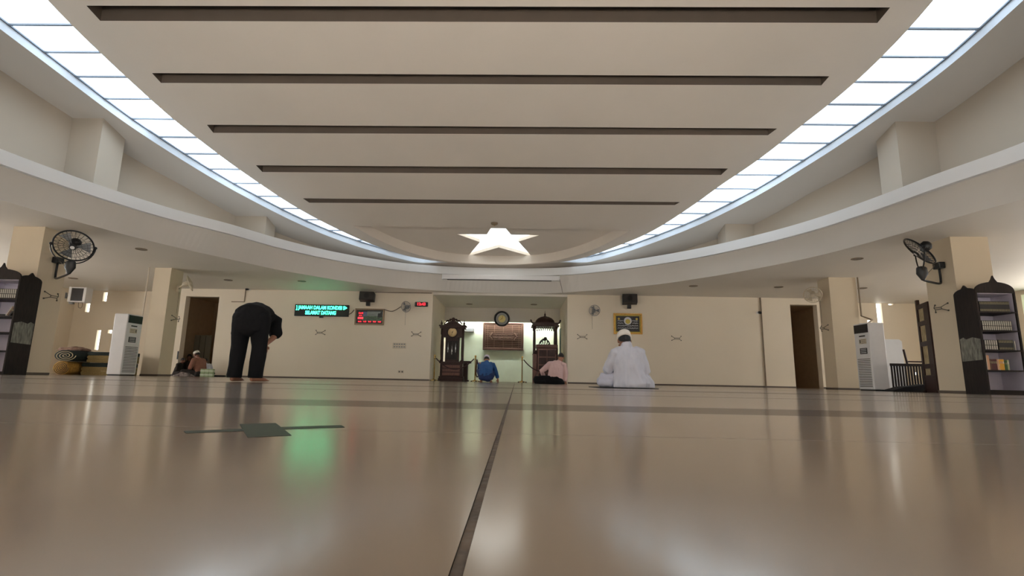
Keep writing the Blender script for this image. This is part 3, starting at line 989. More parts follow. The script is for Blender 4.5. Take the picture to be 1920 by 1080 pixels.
# ---- black caged fans on the front pillars
def big_fan(label, mount, center, normal, side_x, label_mat='white_plastic'):
    """mount: point on the pillar face, center: fan centre, normal: the way the fan blows"""
    m0, c0, nv = V(mount), V(center), V(normal).normalized()
    t = thing('black_wall_fan', label, 'fan', m0)
    # frame whose -Y is the blowing direction
    y = -nv
    x = V((0, 0, 1)).cross(y); x = -x if False else x
    x = y.cross(V((0, 0, 1))).normalized()
    z = x.cross(y).normalized()
    Tm = Matrix.Translation(c0 - m0) @ Matrix((x, y, z)).transposed().to_4x4()
    R = .335
    c, b = MB(), MB()
    cage(c, b, R, 26, 3, .0055, .08)
    for q in (c, b):
        q.v = [Tm @ v for v in q.v]
    hb = c
    hb.tube([Tm @ V((R * math.cos(2 * math.pi * k / 40), .0, R * math.sin(2 * math.pi * k / 40))) for k in range(40)], .016, 8, closed=True)
    c.build('cage', 'black_metal', t)
    b.build('blades', 'grey_plastic', t)
    MB().lathe([(.055, -.09), (.062, -.08), (.062, -.06)], (0, 0, 0), 20, 'Y', T=Tm).build('hub', 'black', t)
    MB().lathe([(.038, -.094), (.038, -.0905)], (0, 0, 0), 20, 'Y', T=Tm).build('badge', label_mat, t)
    MB().lathe([(.06, .06), (.10, .09), (.10, .18), (.05, .23)], (0, 0, 0), 18, 'Y', T=Tm).build('motor', 'black', t, True)
    # U-shaped yoke hanging straight down from the two pivots
    cc = c0 - m0
    piv = [cc + x * (s * (R + .02)) for s in (-1, 1)]
    yk = []
    for k in range(17):
        a = math.pi * (1 + k / 16)
        yk.append(cc + x * ((R + .03) * math.cos(a)) + V((0, 0, 1)) * ((R + .035) * math.sin(a)))
    ym = MB().tube(yk, .012, 8)
    for q in piv:
        ym.ell(q, (.035, .035, .03))
    ym.build('yoke', 'black_metal', t, True)
    bot = yk[8]
    jb = MB().loft([(bot + V((0, 0, .02)), .10, .06), (bot + V((0, .0, -.09)), .11, .065), (bot + V((0, 0, -.2)), .035, .03)])
    jb.build('joint_housing', 'black', t, True)
    e = bot + V((0, 0, -.20))
    lowz = e.z - .015
    px_ = V((side_x * .06, 0, -.07))
    arm = smooth_poly([tuple(e), (e.x * .985 + px_.x * .015, e.y * .985, lowz + .012), (e.x * .88 + px_.x * .12, e.y * .88, lowz), (e.x * .5 + px_.x * .5, e.y * .5, lowz - .005), (e.x * .12 + px_.x * .88, e.y * .12, lowz), (px_.x, 0, lowz + .06), tuple(px_)], 5)
    MB().tube(arm, .022, 10).build('arm', 'black_metal', t, True)
    MB().box((min(0, side_x * .12), -.09, -.08), (max(0, side_x * .12), .09, .05)).build('wall_plate', 'black', t, bevel=.012)
    cd = smooth_poly([(e.x * .6, e.y * .8, bot.z + .1), (e.x * .55, e.y * .8, -.08), (e.x * .62, e.y * .8, -.14), (e.x * .8, e.y * .9, -.24)], 4)
    MB().tube(cd, .006, 6).build('cord', 'cable', t)
    return t


pm_ = at_x(104, 487, -9.97)
pc_ = at(138, 461, 10.15)
big_fan('black caged fan tilted down on the left front pillar, above the bookcase', (-9.969, pm_.y, pm_.z), pc_, (.42, -.72, -.62), 1)
pm_ = at_x(1766, 497, 8.62)
pc_ = at(1724, 471, 10.15)
big_fan('black caged fan seen edge-on, on the right front pillar', (8.619, pm_.y, pm_.z), pc_, (-.68, .34, -.65), -1)


# ---- ivory wall fans on the rear pillars
def ivory_fan(label, px, py, X, cpx, cpy, cY, nrm, s):
    m0 = at_x(px, py, X)
    m0 = V((X, m0.y, m0.z))
    c0, nv = at(cpx, cpy, cY), V(nrm).normalized()
    t = thing('ivory_wall_fan', label, 'fan', m0)
    y = -nv
    x = y.cross(V((0, 0, 1))).normalized(); z = x.cross(y).normalized()
    Tm = Matrix.Translation(c0 - m0) @ Matrix((x, y, z)).transposed().to_4x4()
    c, b = MB(), MB()
    cage(c, b, .225, 22, 3, .005, .06)
    c.tube([(.225 * math.cos(2 * math.pi * k / 32), 0, .225 * math.sin(2 * math.pi * k / 32)) for k in range(32)], .013, 6, closed=True)
    for q in (c, b):
        q.v = [Tm @ v for v in q.v]
    c.build('cage', 'ivory', t); b.build('blades', 'ivory', t)
    MB().lathe([(.03, -.065), (.05, -.055), (.055, .03), (.07, .10), (.06, .17), (.02, .20)], (0, 0, 0), 16, 'Y', T=Tm).build('motor', 'ivory', t, True)
    k = c0 - m0 + y * .14
    MB().tube([k, (k.x * .6, k.y * .8, k.z - .06), (s * .05, 0, -.02)], .025, 8).build('arm', 'ivory', t, True)
    MB().box((min(0, s * .08), -.06, -.13), (max(0, s * .08), .06, .07)).build('wall_plate', 'ivory', t, bevel=.01)
    MB().tube([(s * .06, 0, -.13), (s * .05, .02, -.75)], .004, 5).build('pull_cord', 'cable', t)
    return t


ivory_fan('ivory fan seen from behind on the pillar beside the left doorway', 333, 540, -9.984, 356, 531, 14.65, (.85, .35, .35), 1)
ivory_fan('ivory round fan on the pillar beside the dark right doorway', 1541, 556, 8.669, 1524, 553, 14.55, (-.45, -.75, -.45), -1)


# ---- wire shelves: two bars with splayed ends
def wire_shelf(pos, axis, label, proto=[None]):
    mb = MB()
    mb.tube([(-.16, -.01, .07), (-.09, -.09, .0), (.09, -.09, .0), (.16, -.01, .07)], .008, 6)
    mb.tube([(-.16, -.01, -.075), (-.08, -.07, -.035), (.08, -.07, -.035), (.16, -.01, -.075)], .008, 6)
    mb.tube([(-.09, -.09, 0), (-.08, -.07, -.035)], .007, 6).tube([(.09, -.09, 0), (.08, -.07, -.035)], .007, 6)
    for x, z in ((-.16, .07), (.16, .07), (-.16, -.075), (.16, -.075)):
        mb.cbox((x, -.006, z), (.03, .011, .03))
    o = mb.build('wire_shelf', 'wire')
    o.location = pos
    o.rotation_euler = (0, 0, axis)
    return tag(o, label, 'wire shelf', 'wire shelves on the walls and pillars')


for px, py, lb in ((600, 623, 'small wire shelf on the back wall below the green message board'), (780, 626, 'small wire shelf on the back wall below the red clock'),
                   (1092, 631, 'small wire shelf on the back wall between the niche and the man in white'), (1269, 634, 'small wire shelf on the back wall right of the man in white')):
    p = at(px, py, 18.05); wire_shelf((p.x, WF, p.z), 0, lb)
for px, py, X, ax, lb in ((95, 555, -9.968, math.pi / 2, 'small wire shelf on the left front pillar beside the bookcase'), (328, 597, -9.983, math.pi / 2, 'small wire shelf on the pillar left of the left doorway'),
                          (1547, 615, 8.668, -math.pi / 2, 'small wire shelf on the pillar right of the dark right doorway'), (1766, 577, 8.618, -math.pi / 2, 'small wire shelf on the right front pillar beside the bookcase')):
    p = at_x(px, py, X); wire_shelf((X, p.y, p.z), ax, lb)

# ---- switch panel, sockets, cameras, conduits, cables
p = at(748, 648, 18.05)
t = thing('switch_panel', 'wide pale switch panel with two rows of switches on the back wall', 'switch', (p.x, WF, p.z))
MB().box((-.23, -.02, -.1), (.23, 0, .1)).build('plate', 'ivory', t, bevel=.006)
for r in (-.04, .05):
    for k in range(5):
        MB().cbox((-.16 + k * .085, -.024, r), (.05, .012, .035)).build('switch', 'grey_plastic', t)
for px, py, lb in ((751, 697, 'small wall socket low on the back wall left of the niche'), (1130, 703, 'small wall socket behind the left knee of the man in white')):
    p = at(px, py, 18.05)
    t = thing('wall_socket', lb, 'socket', (p.x, WF, p.z))
    MB().box((-.1, -.015, -.05), (.1, 0, .05)).build('plate', 'ivory', t, bevel=.004)
    for x in (-.05, .05):
        MB().lathe([(.028, -.018), (.028, -.0152)], (x, 0, 0), 14, 'Y').build('outlet', 'vent_grey', t)


def cctv(px, py, lb):
    p = at(px, py, 17.98)
    t = thing('mounted_camera', lb, 'camera', (p.x, WF, p.z))
    MB().tube([(0, -.1, 0), (0, -.22, -.03)], .045, 12).build('body', 'black', t, True)
    MB().box((-.02, -.12, -.02), (.02, 0, .02)).box((-.04, -.012, -.04), (.04, 0, .04)).build('bracket', 'white_plastic', t)
    MB().lathe([(.028, -.226), (.02, -.222)], (0, 0, -.035), 12, 'Y').build('lens', 'black_metal', t)


cctv(465, 541.5, 'small black camera high on the back wall above the bowing man')
cctv(1423.5, 585.5, 'small black camera on the thin pipe on the right back wall')


def pipe(name, pts, r, m, lb, cat):
    return tag(MB().tube(pts, r, 8).build(name, m), lb, cat)


a, b, c, d = at(461, 540, 18.08), at(459.5, 566, 18.08), at(434, 566.5, 18.08), at(447, 566, 18.08)
pipe('mounted_pipe', [a, V((a.x, a.y, b.z)), V((c.x, a.y, b.z))], .016, 'conduit', 'thin pipe bending left below the camera above the bowing man', 'pipe')
a = at(1425.5, 557, 18.07); b = at(1437, 727, 18.07)
pipe('mounted_pipe', [(a.x, 18.07, ZC - .002), (a.x, 18.07, .05)], .022, 'conduit', 'thin brown pipe running from ceiling to floor on the right back wall', 'pipe')
a = at(276, 498, 14.46); b = at(266, 600, 14.46)
pipe('mounted_pipe', [(-10.6, 14.45, ZC - .002), (-10.6, 14.45, 1.605), (-10.3, 13.7, 1.605)], .018, 'conduit_white', 'pale pipe from the ceiling to the left air conditioner', 'pipe')
a = at(1605, 512, 14.36)
pipe('mounted_pipe', [(a.x + .03, 14.36, ZC - .002), (a.x + .03, 14.36, 2.0), (a.x - .2, 13.6, 1.8), (8.6, 12.9, 1.61)], .022, 'conduit', 'dark pipe from the ceiling to the right air conditioner', 'pipe')
a, b = at(654, 589.5, 18.03), at(664, 581, 18.03)
pipe('hanging_cable', smooth_poly([tuple(a), tuple((a + b) / 2 + V((0, 0, -.03))), tuple(b)], 6), .014, 'cable', 'short brown cable from the green message board to the framed board', 'cable')
a, b, m_ = at(721, 580.5, 18.03), at(752, 575, 17.95), at(736, 583.5, 18.02)
pipe('hanging_cable', smooth_poly([tuple(a), tuple(m_), tuple(b)], 8), .013, 'cable', 'sagging brown cable from the framed board to the grey fan', 'cable')
a, b = at(703, 548, 18.07), at(810, 549, 18.07)
pipe('hanging_cable', [(a.x, 18.07, ZC - .03), (b.x, 18.07, ZC - .03)], .012, 'cable', 'thin cable along the wall top right of the left speaker', 'cable')

# cracks of a cable duct on the ring beam
p0, p1 = at(535, 480, 14.35), at(533.5, 505, 14.43)
pipe('cable_duct', [at_z(546, 457, 3.89) + V((.02, -.03, 0)), at_z(546, 470, 3.67) + V((.02, -.04, 0))], .014, 'beam', 'short duct running down the bright edge of the ring beam on the left', 'duct')

# ---- projector screen housing on the beam above the niche
a, b = at(830, 526, 17.42), at(1048, 514, 17.42)
za, zb = at(938, 526, 17.42).z, at(938, 515.5, 17.42).z
t = thing('screen_housing', 'long white projector screen case on the beam above the niche', 'projector screen', ((a.x + b.x) / 2, 17.42, (za + zb) / 2))
L = (b.x - a.x) / 2
MB().box((-L, 0, -.07), (L, .12, .09)).build('case', 'white_plastic', t, bevel=.015)
MB().box((-L + .15, .005, -.085), (L - .25, .1, -.0705)).build('slot', 'black', t)
for s in (-1, 1):
    MB().box((min(s * L, s * (L + .03)), -.005, -.08), (max(s * L, s * (L + .03)), .125, .1)).build('end_cap', 'beam', t, bevel=.008)
a, b = at(1049.5, 524, 17.40), at(1055, 549, 17.66)
pipe('hanging_cable', [tuple(a), tuple((a + b) / 2), tuple(b)], .008, 'vent_grey', 'thin grey cable hanging from the right end of the projector screen case', 'cable')


# ---- recessed downlights in the low ceiling
def downlight(px, py, z, lb):
    p = at_z(px, py, z)
    t = thing('recessed_downlight', lb, 'ceiling light', (p.x, p.y, z), group='recessed ceiling downlights')
    MB().lathe([(.13, 0), (.13, -.012), (.10, -.014), (.10, 0)], (0, 0, 0), 24).build('rim', 'conduit', t)
    MB().lathe([(.098, -.004), (.05, -.0035)], (0, 0, 0), 20).build('lens', 'lens_grey', t)


for px, py, z, lb in ((265, 467, ZC, 'unlit downlight in the low ceiling right of the left black fan'), (137, 521.5, ZC, 'unlit downlight in the low ceiling below the left black fan'), (428, 525, ZC, 'unlit downlight in the low ceiling above the left doorway'),
                      (566, 527, ZC, 'unlit downlight in the green tinted ceiling above the message board'), (1300, 536, ZC, 'unlit downlight right of the right speaker'), (1460, 538, ZC, 'unlit downlight right of the tall thin wall pipe'),
                      (1607, 485, ZC, 'unlit downlight left of the right black fan'), (1617, 540, ZC, 'unlit downlight above the right air conditioner'), (880, 570, 3.0, 'unlit downlight in the niche ceiling above the tall clock'), (1001, 571, 3.0, 'unlit downlight in the niche ceiling left of the pulpit finial')):
    downlight(px, py, z, lb)
p = at_roof(927, 418.5)
t = thing('smoke_detector', 'small round detector on the ceiling just behind the star skylight', 'smoke detector', (p.x, p.y, p.z))
MB().lathe([(.10, 0.005), (.10, -.03), (.06, -.055), (.02, -.06)], (0, 0, 0), 20).build('body', 'conduit', t, True)
MB().lathe([(.02, -.058), (.012, -.085)], (0, 0, 0), 12).build('sensor', 'brass', t)

# ---- corner television / white cased box
p = at(146, 552.5, 17.4)
t = thing('television', 'white cased box with a dark square screen, right of the left front pillar', 'television', (p.x, 17.4, p.z), math.radians(8))
fr = MB()
fr.box((-.28, -.05, -.26), (-.19, .3, .26)).box((.19, -.05, -.26), (.28, .3, .26)).box((-.19, -.05, .22), (.19, .3, .26)).box((-.19, -.05, -.26), (.19, .3, -.22)).box((-.19, .2, -.22), (.19, .3, .22))
fr.build('case', 'white_plastic', t, bevel=.01)
MB().box((-.188, -.03, -.218), (.188, .19, .218)).build('screen', 'screen_off', t)
MB().box((-.6, .302, -.03), (.05, .36, .03)).box((-.6, .302, -.1), (-.56, .36, .1)).build('bracket', 'grey_plastic', t)
MB().box((-.25, .0, -.33), (-.12, .1, -.265)).build('control_box', 'grey_plastic', t)
MB().tube(smooth_poly([(.0, .1, -.26), (.02, .1, -.42), (.09, .1, -.45), (.13, .1, -.38), (.12, .1, -.26)], 5), .007, 6).build('cord', 'cable', t)

# ================================================================== NICHE
# ---- grandfather clock
zc0, Yc = 0.0, 18.72
pl, pr = at(822, 700, Yc), at(874, 604, Yc)
sx = .5
cxk = at(848, 660, Yc).x
t = thing('grandfather_clock', 'tall carved dark wooden grandfather clock standing at the left of the niche', 'clock', (cxk, Yc, 0))
W = .44
MB().box((-W * 1.02, -.22, 0), (W * 1.02, .26, .10)).box((-W * .98, -.2, .1), (W * .98, .24, .17)).box((-W * .9, -.18, .17), (W * .9, .22, .62)).box((-W * .97, -.2, .62), (W * .97, .24, .68)).build('base', 'wood_dark', t, bevel=.012)
for k in range(3):
    MB().box((-W * .7, -.195, .2 + k * .13), (W * .7, -.181, .3 + k * .13)).build('base_panel', 'wood_red', t, bevel=.006)
MB().box((-.24, -.12, .68), (.24, .2, 1.86)).build('case', 'wood_dark', t, bevel=.01)
MB().box((-.2, -.135, .76), (.2, -.121, 1.42)).build('glass_door', 'wood_black', t, bevel=.01)
for s in (-1, 1):
    c = MB()
    c.lathe([(.055, .68), (.06, .72), (.035, .76), (.045, .95), (.05, 1.2), (.04, 1.5), (.035, 1.62), (.055, 1.66), (.055, 1.86)], (s * W * .84, -.1, 0), 16)
    c.build('column', 'wood_dark', t, True)
    c = MB().lathe([(.03, .68), (.026, .9), (.03, 1.3), (.024, 1.5), (.03, 1.86)], (s * W * .84, .17, 0), 12)
    c.build('column', 'wood_dark', t, True)
MB().box((-W * 1.02, -.22, 1.86), (W * 1.02, .24, 1.93)).box((-W * 1.1, -.24, 1.93), (W * 1.1, .26, 1.98)).build('cornice', 'wood_dark', t, bevel=.01)
ar = [(-.34, 1.55)] + [(-.34 + .68 * k / 14, 1.98 + .14 * math.sin(math.pi * k / 14)) for k in range(15)] + [(.34, 1.55)]
MB().prism([(x, z) for x, z in ar if True], -.17, .15, 'Y').build('hood', 'wood_dark', t, bevel=.01)
dial = MB().lathe([(.155, -.195), (.16, -.175)], (0, 0, 1.72), 32, 'Y').build('dial', 'clock_face', t, True)
MB().tube([(.185 * math.cos(2 * math.pi * k / 32), -.185, 1.72 + .185 * math.sin(2 * math.pi * k / 32)) for k in range(32)], .022, 8, closed=True).build('bezel', 'wood_dark', t, True)
hm = MB().tube([(0, -.2, 1.72), (.035, -.2, 1.775)], .007, 5).tube([(0, -.2, 1.72), (-.02, -.2, 1.62)], .005, 5)
hm.lathe([(.018, -.204), (.018, -.196)], (0, 0, 1.72), 12, 'Y').build('hands', 'black', t)
nm = MB()
for k in range(12):
    a = math.pi / 6 * k
    nm.tube([(.12 * math.sin(a), -.1975, 1.72 + .12 * math.cos(a)), (.145 * math.sin(a), -.1975, 1.72 + .145 * math.cos(a))], .004, 4)
nm.build('numerals', 'black', t)
for x, z in ((-.14, 1.0), (0, .93), (.13, 1.0)):
    MB().lathe([(.022, z), (.022, z + .18), (.008, z + .2), (.004, z + .38)], (x, -.14, 0), 12).build('weight', 'white_tube', t, True)
# crest with pierced scrolls
cr = MB()
for s in (-1, 1):
    cr.tube(smooth_poly([(s * .33, 0, 2.02), (s * .25, 0, 2.12), (s * .16, 0, 2.17), (s * .09, 0, 2.14), (s * .12, 0, 2.10), (s * .18, 0, 2.12)], 5), .022, 8)
    cr.ell((s * .2, 0, 2.15), (.06, .03, .035))
cr.ell((0, 0, 2.16), (.07, .04, .09)).ell((-.09, 0, 2.2), (.06, .03, .03)).ell((.09, 0, 2.2), (.06, .03, .03)).ell((0, 0, 2.23), (.06, .03, .045))
cr.build('crest', 'wood_dark', t, True)
for s in (-1, 1):
    MB().lathe([(.05, 1.98), (.03, 2.01), (.045, 2.05), (.02, 2.09), (.006, 2.16)], (s * W * .92, -.1, 0), 12).build('finial', 'wood_dark', t, True)

# ---- small book pedestal behind the clock
p = at(873, 700, 19.4)
t = thing('pedestal_stand', 'narrow dark wooden stand right beside the tall clock', 'stand', (p.x - .02, 19.45, 0))
MB().box((-.14, -.18, 0), (.14, .18, .05)).box((-.09, -.13, .05), (.09, .13, .66)).build('post', 'wood_dark', t, bevel=.01)
MB().box((-.2, -.2, .66), (.2, .2, .74)).build('top', 'wood_dark', t, bevel=.012)

# ---- minbar
Ym = 19.2
cxm = at(1021.5, 650, Ym).x
t = thing('wooden_pulpit', 'domed dark wooden pulpit with open arch at the right of the niche', 'pulpit', (cxm, Ym, 0))
for s in (-1, 1):
    for y, q in ((-.36, 1), (.34, .9)):
        c = MB().lathe([(.05, .0), (.05, 1.0), (.06, 1.03), (.035, 1.08), (.042, 1.5), (.035, 1.9), (.055, 1.94), (.055, 2.02)], (s * .39, y, 0), 14)
        c.build('post', 'wood_dark', t, True)
MB().box((-.50, -.44, 2.02), (.50, .44, 2.08)).box((-.46, -.4, 2.08), (.46, .4, 2.16)).build('canopy', 'wood_dark', t, bevel=.01)
dm = MB().lathe([(.37, 2.14), (.365, 2.2), (.33, 2.28), (.26, 2.35), (.16, 2.40), (.04, 2.43)], (0, 0, 0), 28)
dm.build('dome', 'wood_dark', t, True)
MB().lathe([(.04, 2.41), (.045, 2.44), (.02, 2.47), (.035, 2.5), (.012, 2.54), (.004, 2.64)], (0, 0, 0), 12).build('finial', 'wood_dark', t, True)
for s in (-1, 1):
    MB().tube(smooth_poly([(s * .42, -.4, 2.1), (s * .5, -.42, 2.16), (s * .54, -.43, 2.26)], 4), [.03] * 8 + [.008], 8).build('corner_horn', 'wood_dark', t, True)
lc = MB()
n = 9
for k in range(n):
    x0 = -.34 + .68 * k / n; x1 = x0 + .68 / n
    dp = .06 + .07 * abs((k - (n - 1) / 2) / (n / 2)) ** 1.5
    lc.tube(smooth_poly([(x0, -.36, 2.01), ((x0 * .7 + x1 * .3), -.36, 2.0 - dp), ((x0 + x1) / 2, -.36, 1.96 - dp * .6), ((x0 * .3 + x1 * .7), -.36, 2.0 - dp), (x1, -.36, 2.01)], 3), .012, 6)
    lc.ell(((x0 + x1) / 2, -.36, 1.93 - dp * .6), (.02, .012, .022), None, 8, 6)
lc.build('lace_arch', 'wood_dark', t, True)
MB().box((-.28, -.42, 0), (.40, -.1, 1.24)).build('lectern_body', 'wood_red', t, bevel=.012)
MB().box((-.33, -.46, 1.24), (.44, -.06, 1.36)).build('lectern_top', 'wood_red', t, bevel=.012)
for k in range(4):
    for j in range(2):
        MB().box((-.23 + j * .3, -.432, .1 + k * .28), (.05 + j * .3, -.421, .33 + k * .28)).build('carved_panel', 'wood_dark', t, bevel=.008)
MB().box((-.44, -.42, 0), (-.30, .36, 1.02)).build('side_wall', 'wood_red', t, bevel=.01)
MB().box((.42, -.3, 0), (.46, .36, 1.25)).build('side_wall', 'wood_red', t, bevel=.01)
bk = MB()
for k in range(7):
    a = math.pi * k / 6
    bk.tube(smooth_poly([(.19 * math.cos(a) * .5, .2, 1.36), (.19 * math.cos(a) * 1.0 + .02, .2, 1.36 + .16 * math.sin(a) + .02), (.1 * math.cos(a), .2, 1.36 + .30 * math.sin(a) ** .8)], 4), .017, 6)
bk.tube([(.20 * math.cos(math.pi * k / 16), .2, 1.36 + .24 * math.sin(math.pi * k / 16)) for k in range(17)], .02, 8)
bk.ell((.03, .2, 1.63), (.06, .03, .05)).ell((0, .2, 1.58), (.08, .03, .04))
bk.box((-.3, .18, 1.30), (.36, .24, 1.37))
bk.build('seat_crest', 'wood_black', t, True)
MB().box((-.30, .17, .3), (.40, .25, 1.30)).build('seat_back', 'wood_red', t)
for s in (-1, 1):
    b2 = MB().lathe([(.045, 1.02), (.03, 1.06), (.05, 1.12), (.02, 1.16)], (s * .36 + .02, -.4, 0), 12)
    b2.build('finial', 'wood_dark', t, True)


# ---- rope posts
def rope_post(px, top, Y, lb):
    x = at(px, 690, Y).x
    t = thing('rope_post', lb, 'rope barrier post', (x, Y, 0), group='rope barrier posts in front of the niche')
    MB().lathe([(.15, .012), (.15, .025), (.05, .05), (.022, .07)], (0, 0, 0), 24).build('base', 'brass', t, True)
    for k in range(5):
        a = 2 * math.pi * k / 5
        MB().ell((.135 * math.cos(a), .135 * math.sin(a), .02), (.03, .03, .02), None, 10, 6).build('foot', 'black', t, True)
    MB().lathe([(.018, .05), (.018, .74), (.026, .745), (.026, .79), (.018, .8)], (0, 0, 0), 16).build('pole', 'brass', t, True)
    MB().lathe([(.012, .79), (.02, .81), (.035, .84), (.03, .87), (.01, .885)], (0, 0, 0), 16).build('finial', 'brass', t, True)
    return x


YP = 17.75
xa = rope_post(814.5, 668, YP, 'brass rope post at the left corner of the niche, left of the tall clock')
xb = rope_post(891, 668, YP, 'brass rope post between the tall clock and the man in blue')
xc = rope_post(979, 670, YP, 'brass rope post left of the domed pulpit')
xd = rope_post(1053, 670, YP + .1, 'brass rope post hidden behind the man in the pink shirt')


def rope(x0, x1, sag, lb, y1=None):
    pts = [(x0 + (x1 - x0) * k / 20, YP - .02 + ((y1 or YP) - YP) * k / 20, .765 - sag * (1 - (2 * k / 20 - 1) ** 2)) for k in range(21)]
    o = MB().tube(pts, .018, 8).build('barrier_rope', 'rope', None, True)
    tag(o, lb, 'rope', 'barrier ropes between the posts')


rope(xa + .046, xb - .046, .36, 'dark red rope sagging in front of the tall clock')
rope(xc + .046, xd - .046, .38, 'dark red rope sagging in front of the domed pulpit')
lp = smooth_poly([(xb + .052, YP - .03, .74), (xb + .045, YP - .05, .6), (xb + .035, YP - .05, .3), (xb + .065, YP - .05, .17), (xb + .12, YP - .04, .22), (xb + .125, YP - .04, .45), (xb + .06, YP - .03, .7), (xb + .06, YP - .03, .745)], 6)
tag(MB().tube(lp, .02, 8).build('hanging_rope', 'rope', None, True), 'dark rope loop hanging from the post beside the man in blue', 'rope')

# ---- round clock on the bulkhead and carved panel
p = at(941, 597.5, 21.2)
t = thing('round_clock', 'round wall clock with thick black rim above the carved panel', 'clock', (p.x, 21.298, p.z))
MB().tube([(.285 * math.cos(2 * math.pi * k / 40), -.04, .285 * math.sin(2 * math.pi * k / 40)) for k in range(40)], .04, 10, closed=True).build('rim', 'black', t, True)
MB().lathe([(.28, -.03), (.28, -.001)], (0, 0, 0), 40, 'Y').build('dial', 'clock_grey', t)
MB().lathe([(.15, -.036), (.15, -.0305)], (0, 0, 0), 32, 'Y').build('dial_centre', 'clock_gold', t)
MB().tube([(.235 * math.cos(2 * math.pi * k / 40), -.034, .235 * math.sin(2 * math.pi * k / 40)) for k in range(40)], .008, 6, closed=True).build('chapter_ring', 'ink_white', t)
hm = MB().tube([(0, -.045, 0), (.04, -.045, .12)], .008, 5).tube([(0, -.045, 0), (-.10, -.045, -.06)], .007, 5).lathe([(.02, -.05), (.02, -.038)], (0, 0, 0), 12, 'Y')
hm.build('hands', 'gold', t)

a, b = at(905, 656, 21.85), at(982, 606, 21.85)
ww, hh = b.x - a.x, b.z - a.z
t = thing('carved_panel', 'large carved brown wooden calligraphy panel on the niche wall', 'wall panel', ((a.x + b.x) / 2, YN - .002, (a.z + b.z) / 2))
fr = MB()
for lo, hi in (((-ww / 2, -.08, -hh / 2), (ww / 2, 0, -hh / 2 + .09)), ((-ww / 2, -.08, hh / 2 - .05), (ww / 2, 0, hh / 2)), ((-ww / 2, -.08, -hh / 2 + .09), (-ww / 2 + .06, 0, hh / 2 - .05)), ((ww / 2 - .09, -.08, -hh / 2 + .09), (ww / 2, 0, hh / 2 - .05))):
    fr.box(lo, hi)
fr.build('frame', 'panel_frame', t, bevel=.012)
MB().box((-ww / 2 + .05, -.04, -hh / 2 + .05), (ww / 2 - .05, -.002, hh / 2 - .05)).build('backing', 'wood_panel', t)
gr = MB()
X, Z = ww / 2 - .1, hh / 2 - .1
for k in range(13):
    z = -Z + 2 * Z * k / 12
    gr.box((-X, -.052, z - .008), (X, -.04, z + .008))
for k in range(17):
    x = -X + 2 * X * k / 16
    if abs(x) > .62 or k % 4 == 0:
        gr.box((x - .007, -.05, -Z), (x + .007, -.04, Z))
gr.build('lattice', 'wood_carve', t)
MB().prism([(-.42, -.16), (.44, -.16), (.5, -.02), (.58, .0), (.5, .1), (.42, .16), (-.42, .16), (-.5, .1), (-.58, 0), (-.5, -.06)], -.058, -.041, 'Y').build('cartouche', 'wood_panel', t, bevel=.006)
sc = MB()
rnd = random.Random(5)
for z0 in (.07, -.06):
    pts = [(-.42 + .84 * k / 40, -.062, z0 + rnd.uniform(-.02, .02)) for k in range(41)]
    sc.tube(pts, .008, 5)
    for k in range(14):
        x = -.4 + .8 * k / 13
        sc.tube([(x, -.062, z0), (x + .01, -.062, z0 + rnd.uniform(.03, .06))], .007, 5)
sc.tube([(-.46, -.06, -.01), (.46, -.06, -.01)], .007, 5).tube([(-.4, -.06, -.15), (.44, -.06, -.15)], .008, 5)
for s in (-1, 1):
    sc.tube(smooth_poly([(s * .46, -.06, -.14), (s * .5, -.06, -.05), (s * .58, -.06, 0), (s * .5, -.06, .08), (s * .46, -.06, .16), (s * .54, -.06, .1), (s * .6, -.06, .12)], 4), .012, 6)
sc.build('carved_script', 'wood_carve', t)

p = at(880, 619, 21.8)
t = thing('wall_unit', 'slim grey wall unit peeking out behind the tall clock', 'air conditioner', (p.x - .12, YN - .002, p.z))
MB().box((-.32, -.16, -.08), (.32, 0, .08)).build('body', 'grey_plastic', t, bevel=.02)
MB().box((-.29, -.165, -.075), (.29, -.161, -.045)).build('vent', 'vent_grey', t)


# ================================================================== FLOOR STANDING AIR CONDITIONERS (front faces +X in the local frame of the left one)
def air_conditioner(x, y, lb, mir):
    t = thing('floor_air_conditioner', lb, 'air conditioner', (x, y, 0))
    s = mir
    q = lambda lo, hi: ((min(lo[0] * s, hi[0] * s), lo[1], lo[2]), (max(lo[0] * s, hi[0] * s), hi[1], hi[2]))
    MB().box(*q((-.36, 0, .03), (0, .55, 1.59))).build('body', 'white_plastic', t, bevel=.018)
    MB().box(*q((-.34, .02, 0), (-.02, .53, .03))).build('plinth', 'black', t)
    MB().box(*q((.0005, .03, 1.36), (.012, .52, 1.56))).build('outlet_grille', 'black', t)
    sl = MB()
    for k in range(5):
        sl.box(*q((.012, .04, 1.38 + k * .042), (.02, .51, 1.388 + k * .042)))
    sl.build('outlet_slats', 'grille', t)
    MB().box(*q((.0005, .15, 1.27), (.008, .36, 1.30))).build('display', 'black', t)
    fr = MB().box(*q((.0005, .12, 1.10), (.005, .38, 1.22)))
    fr.build('control_panel', 'ivory', t)
    lt = MB()
    for k in range(3):
        lt.box(*q((.0052, .14, 1.115 + k * .036), (.0075, .30, 1.125 + k * .036)))
    lt.box(*q((.0052, .32, 1.12), (.0075, .36, 1.2)))
    lt.build('control_lettering', 'vent_grey', t)
    st = MB().box(*q((.0005, .12, .86), (.004, .38, 1.0)))
    st.build('sticker', 'black', t)
    s2 = MB()
    for k in range(3):
        s2.box(*q((.0042, .15, .885 + k * .04), (.006, .35, .90 + k * .04)))
    s2.build('sticker_lettering', 'ink_white', t)
    for k in range(17):
        z = .09 + k * .04
        MB().box(*q((.0005, .05, z), (.004, .50, z + .017))).build('intake_slat', 'vent_grey', t)
    return t


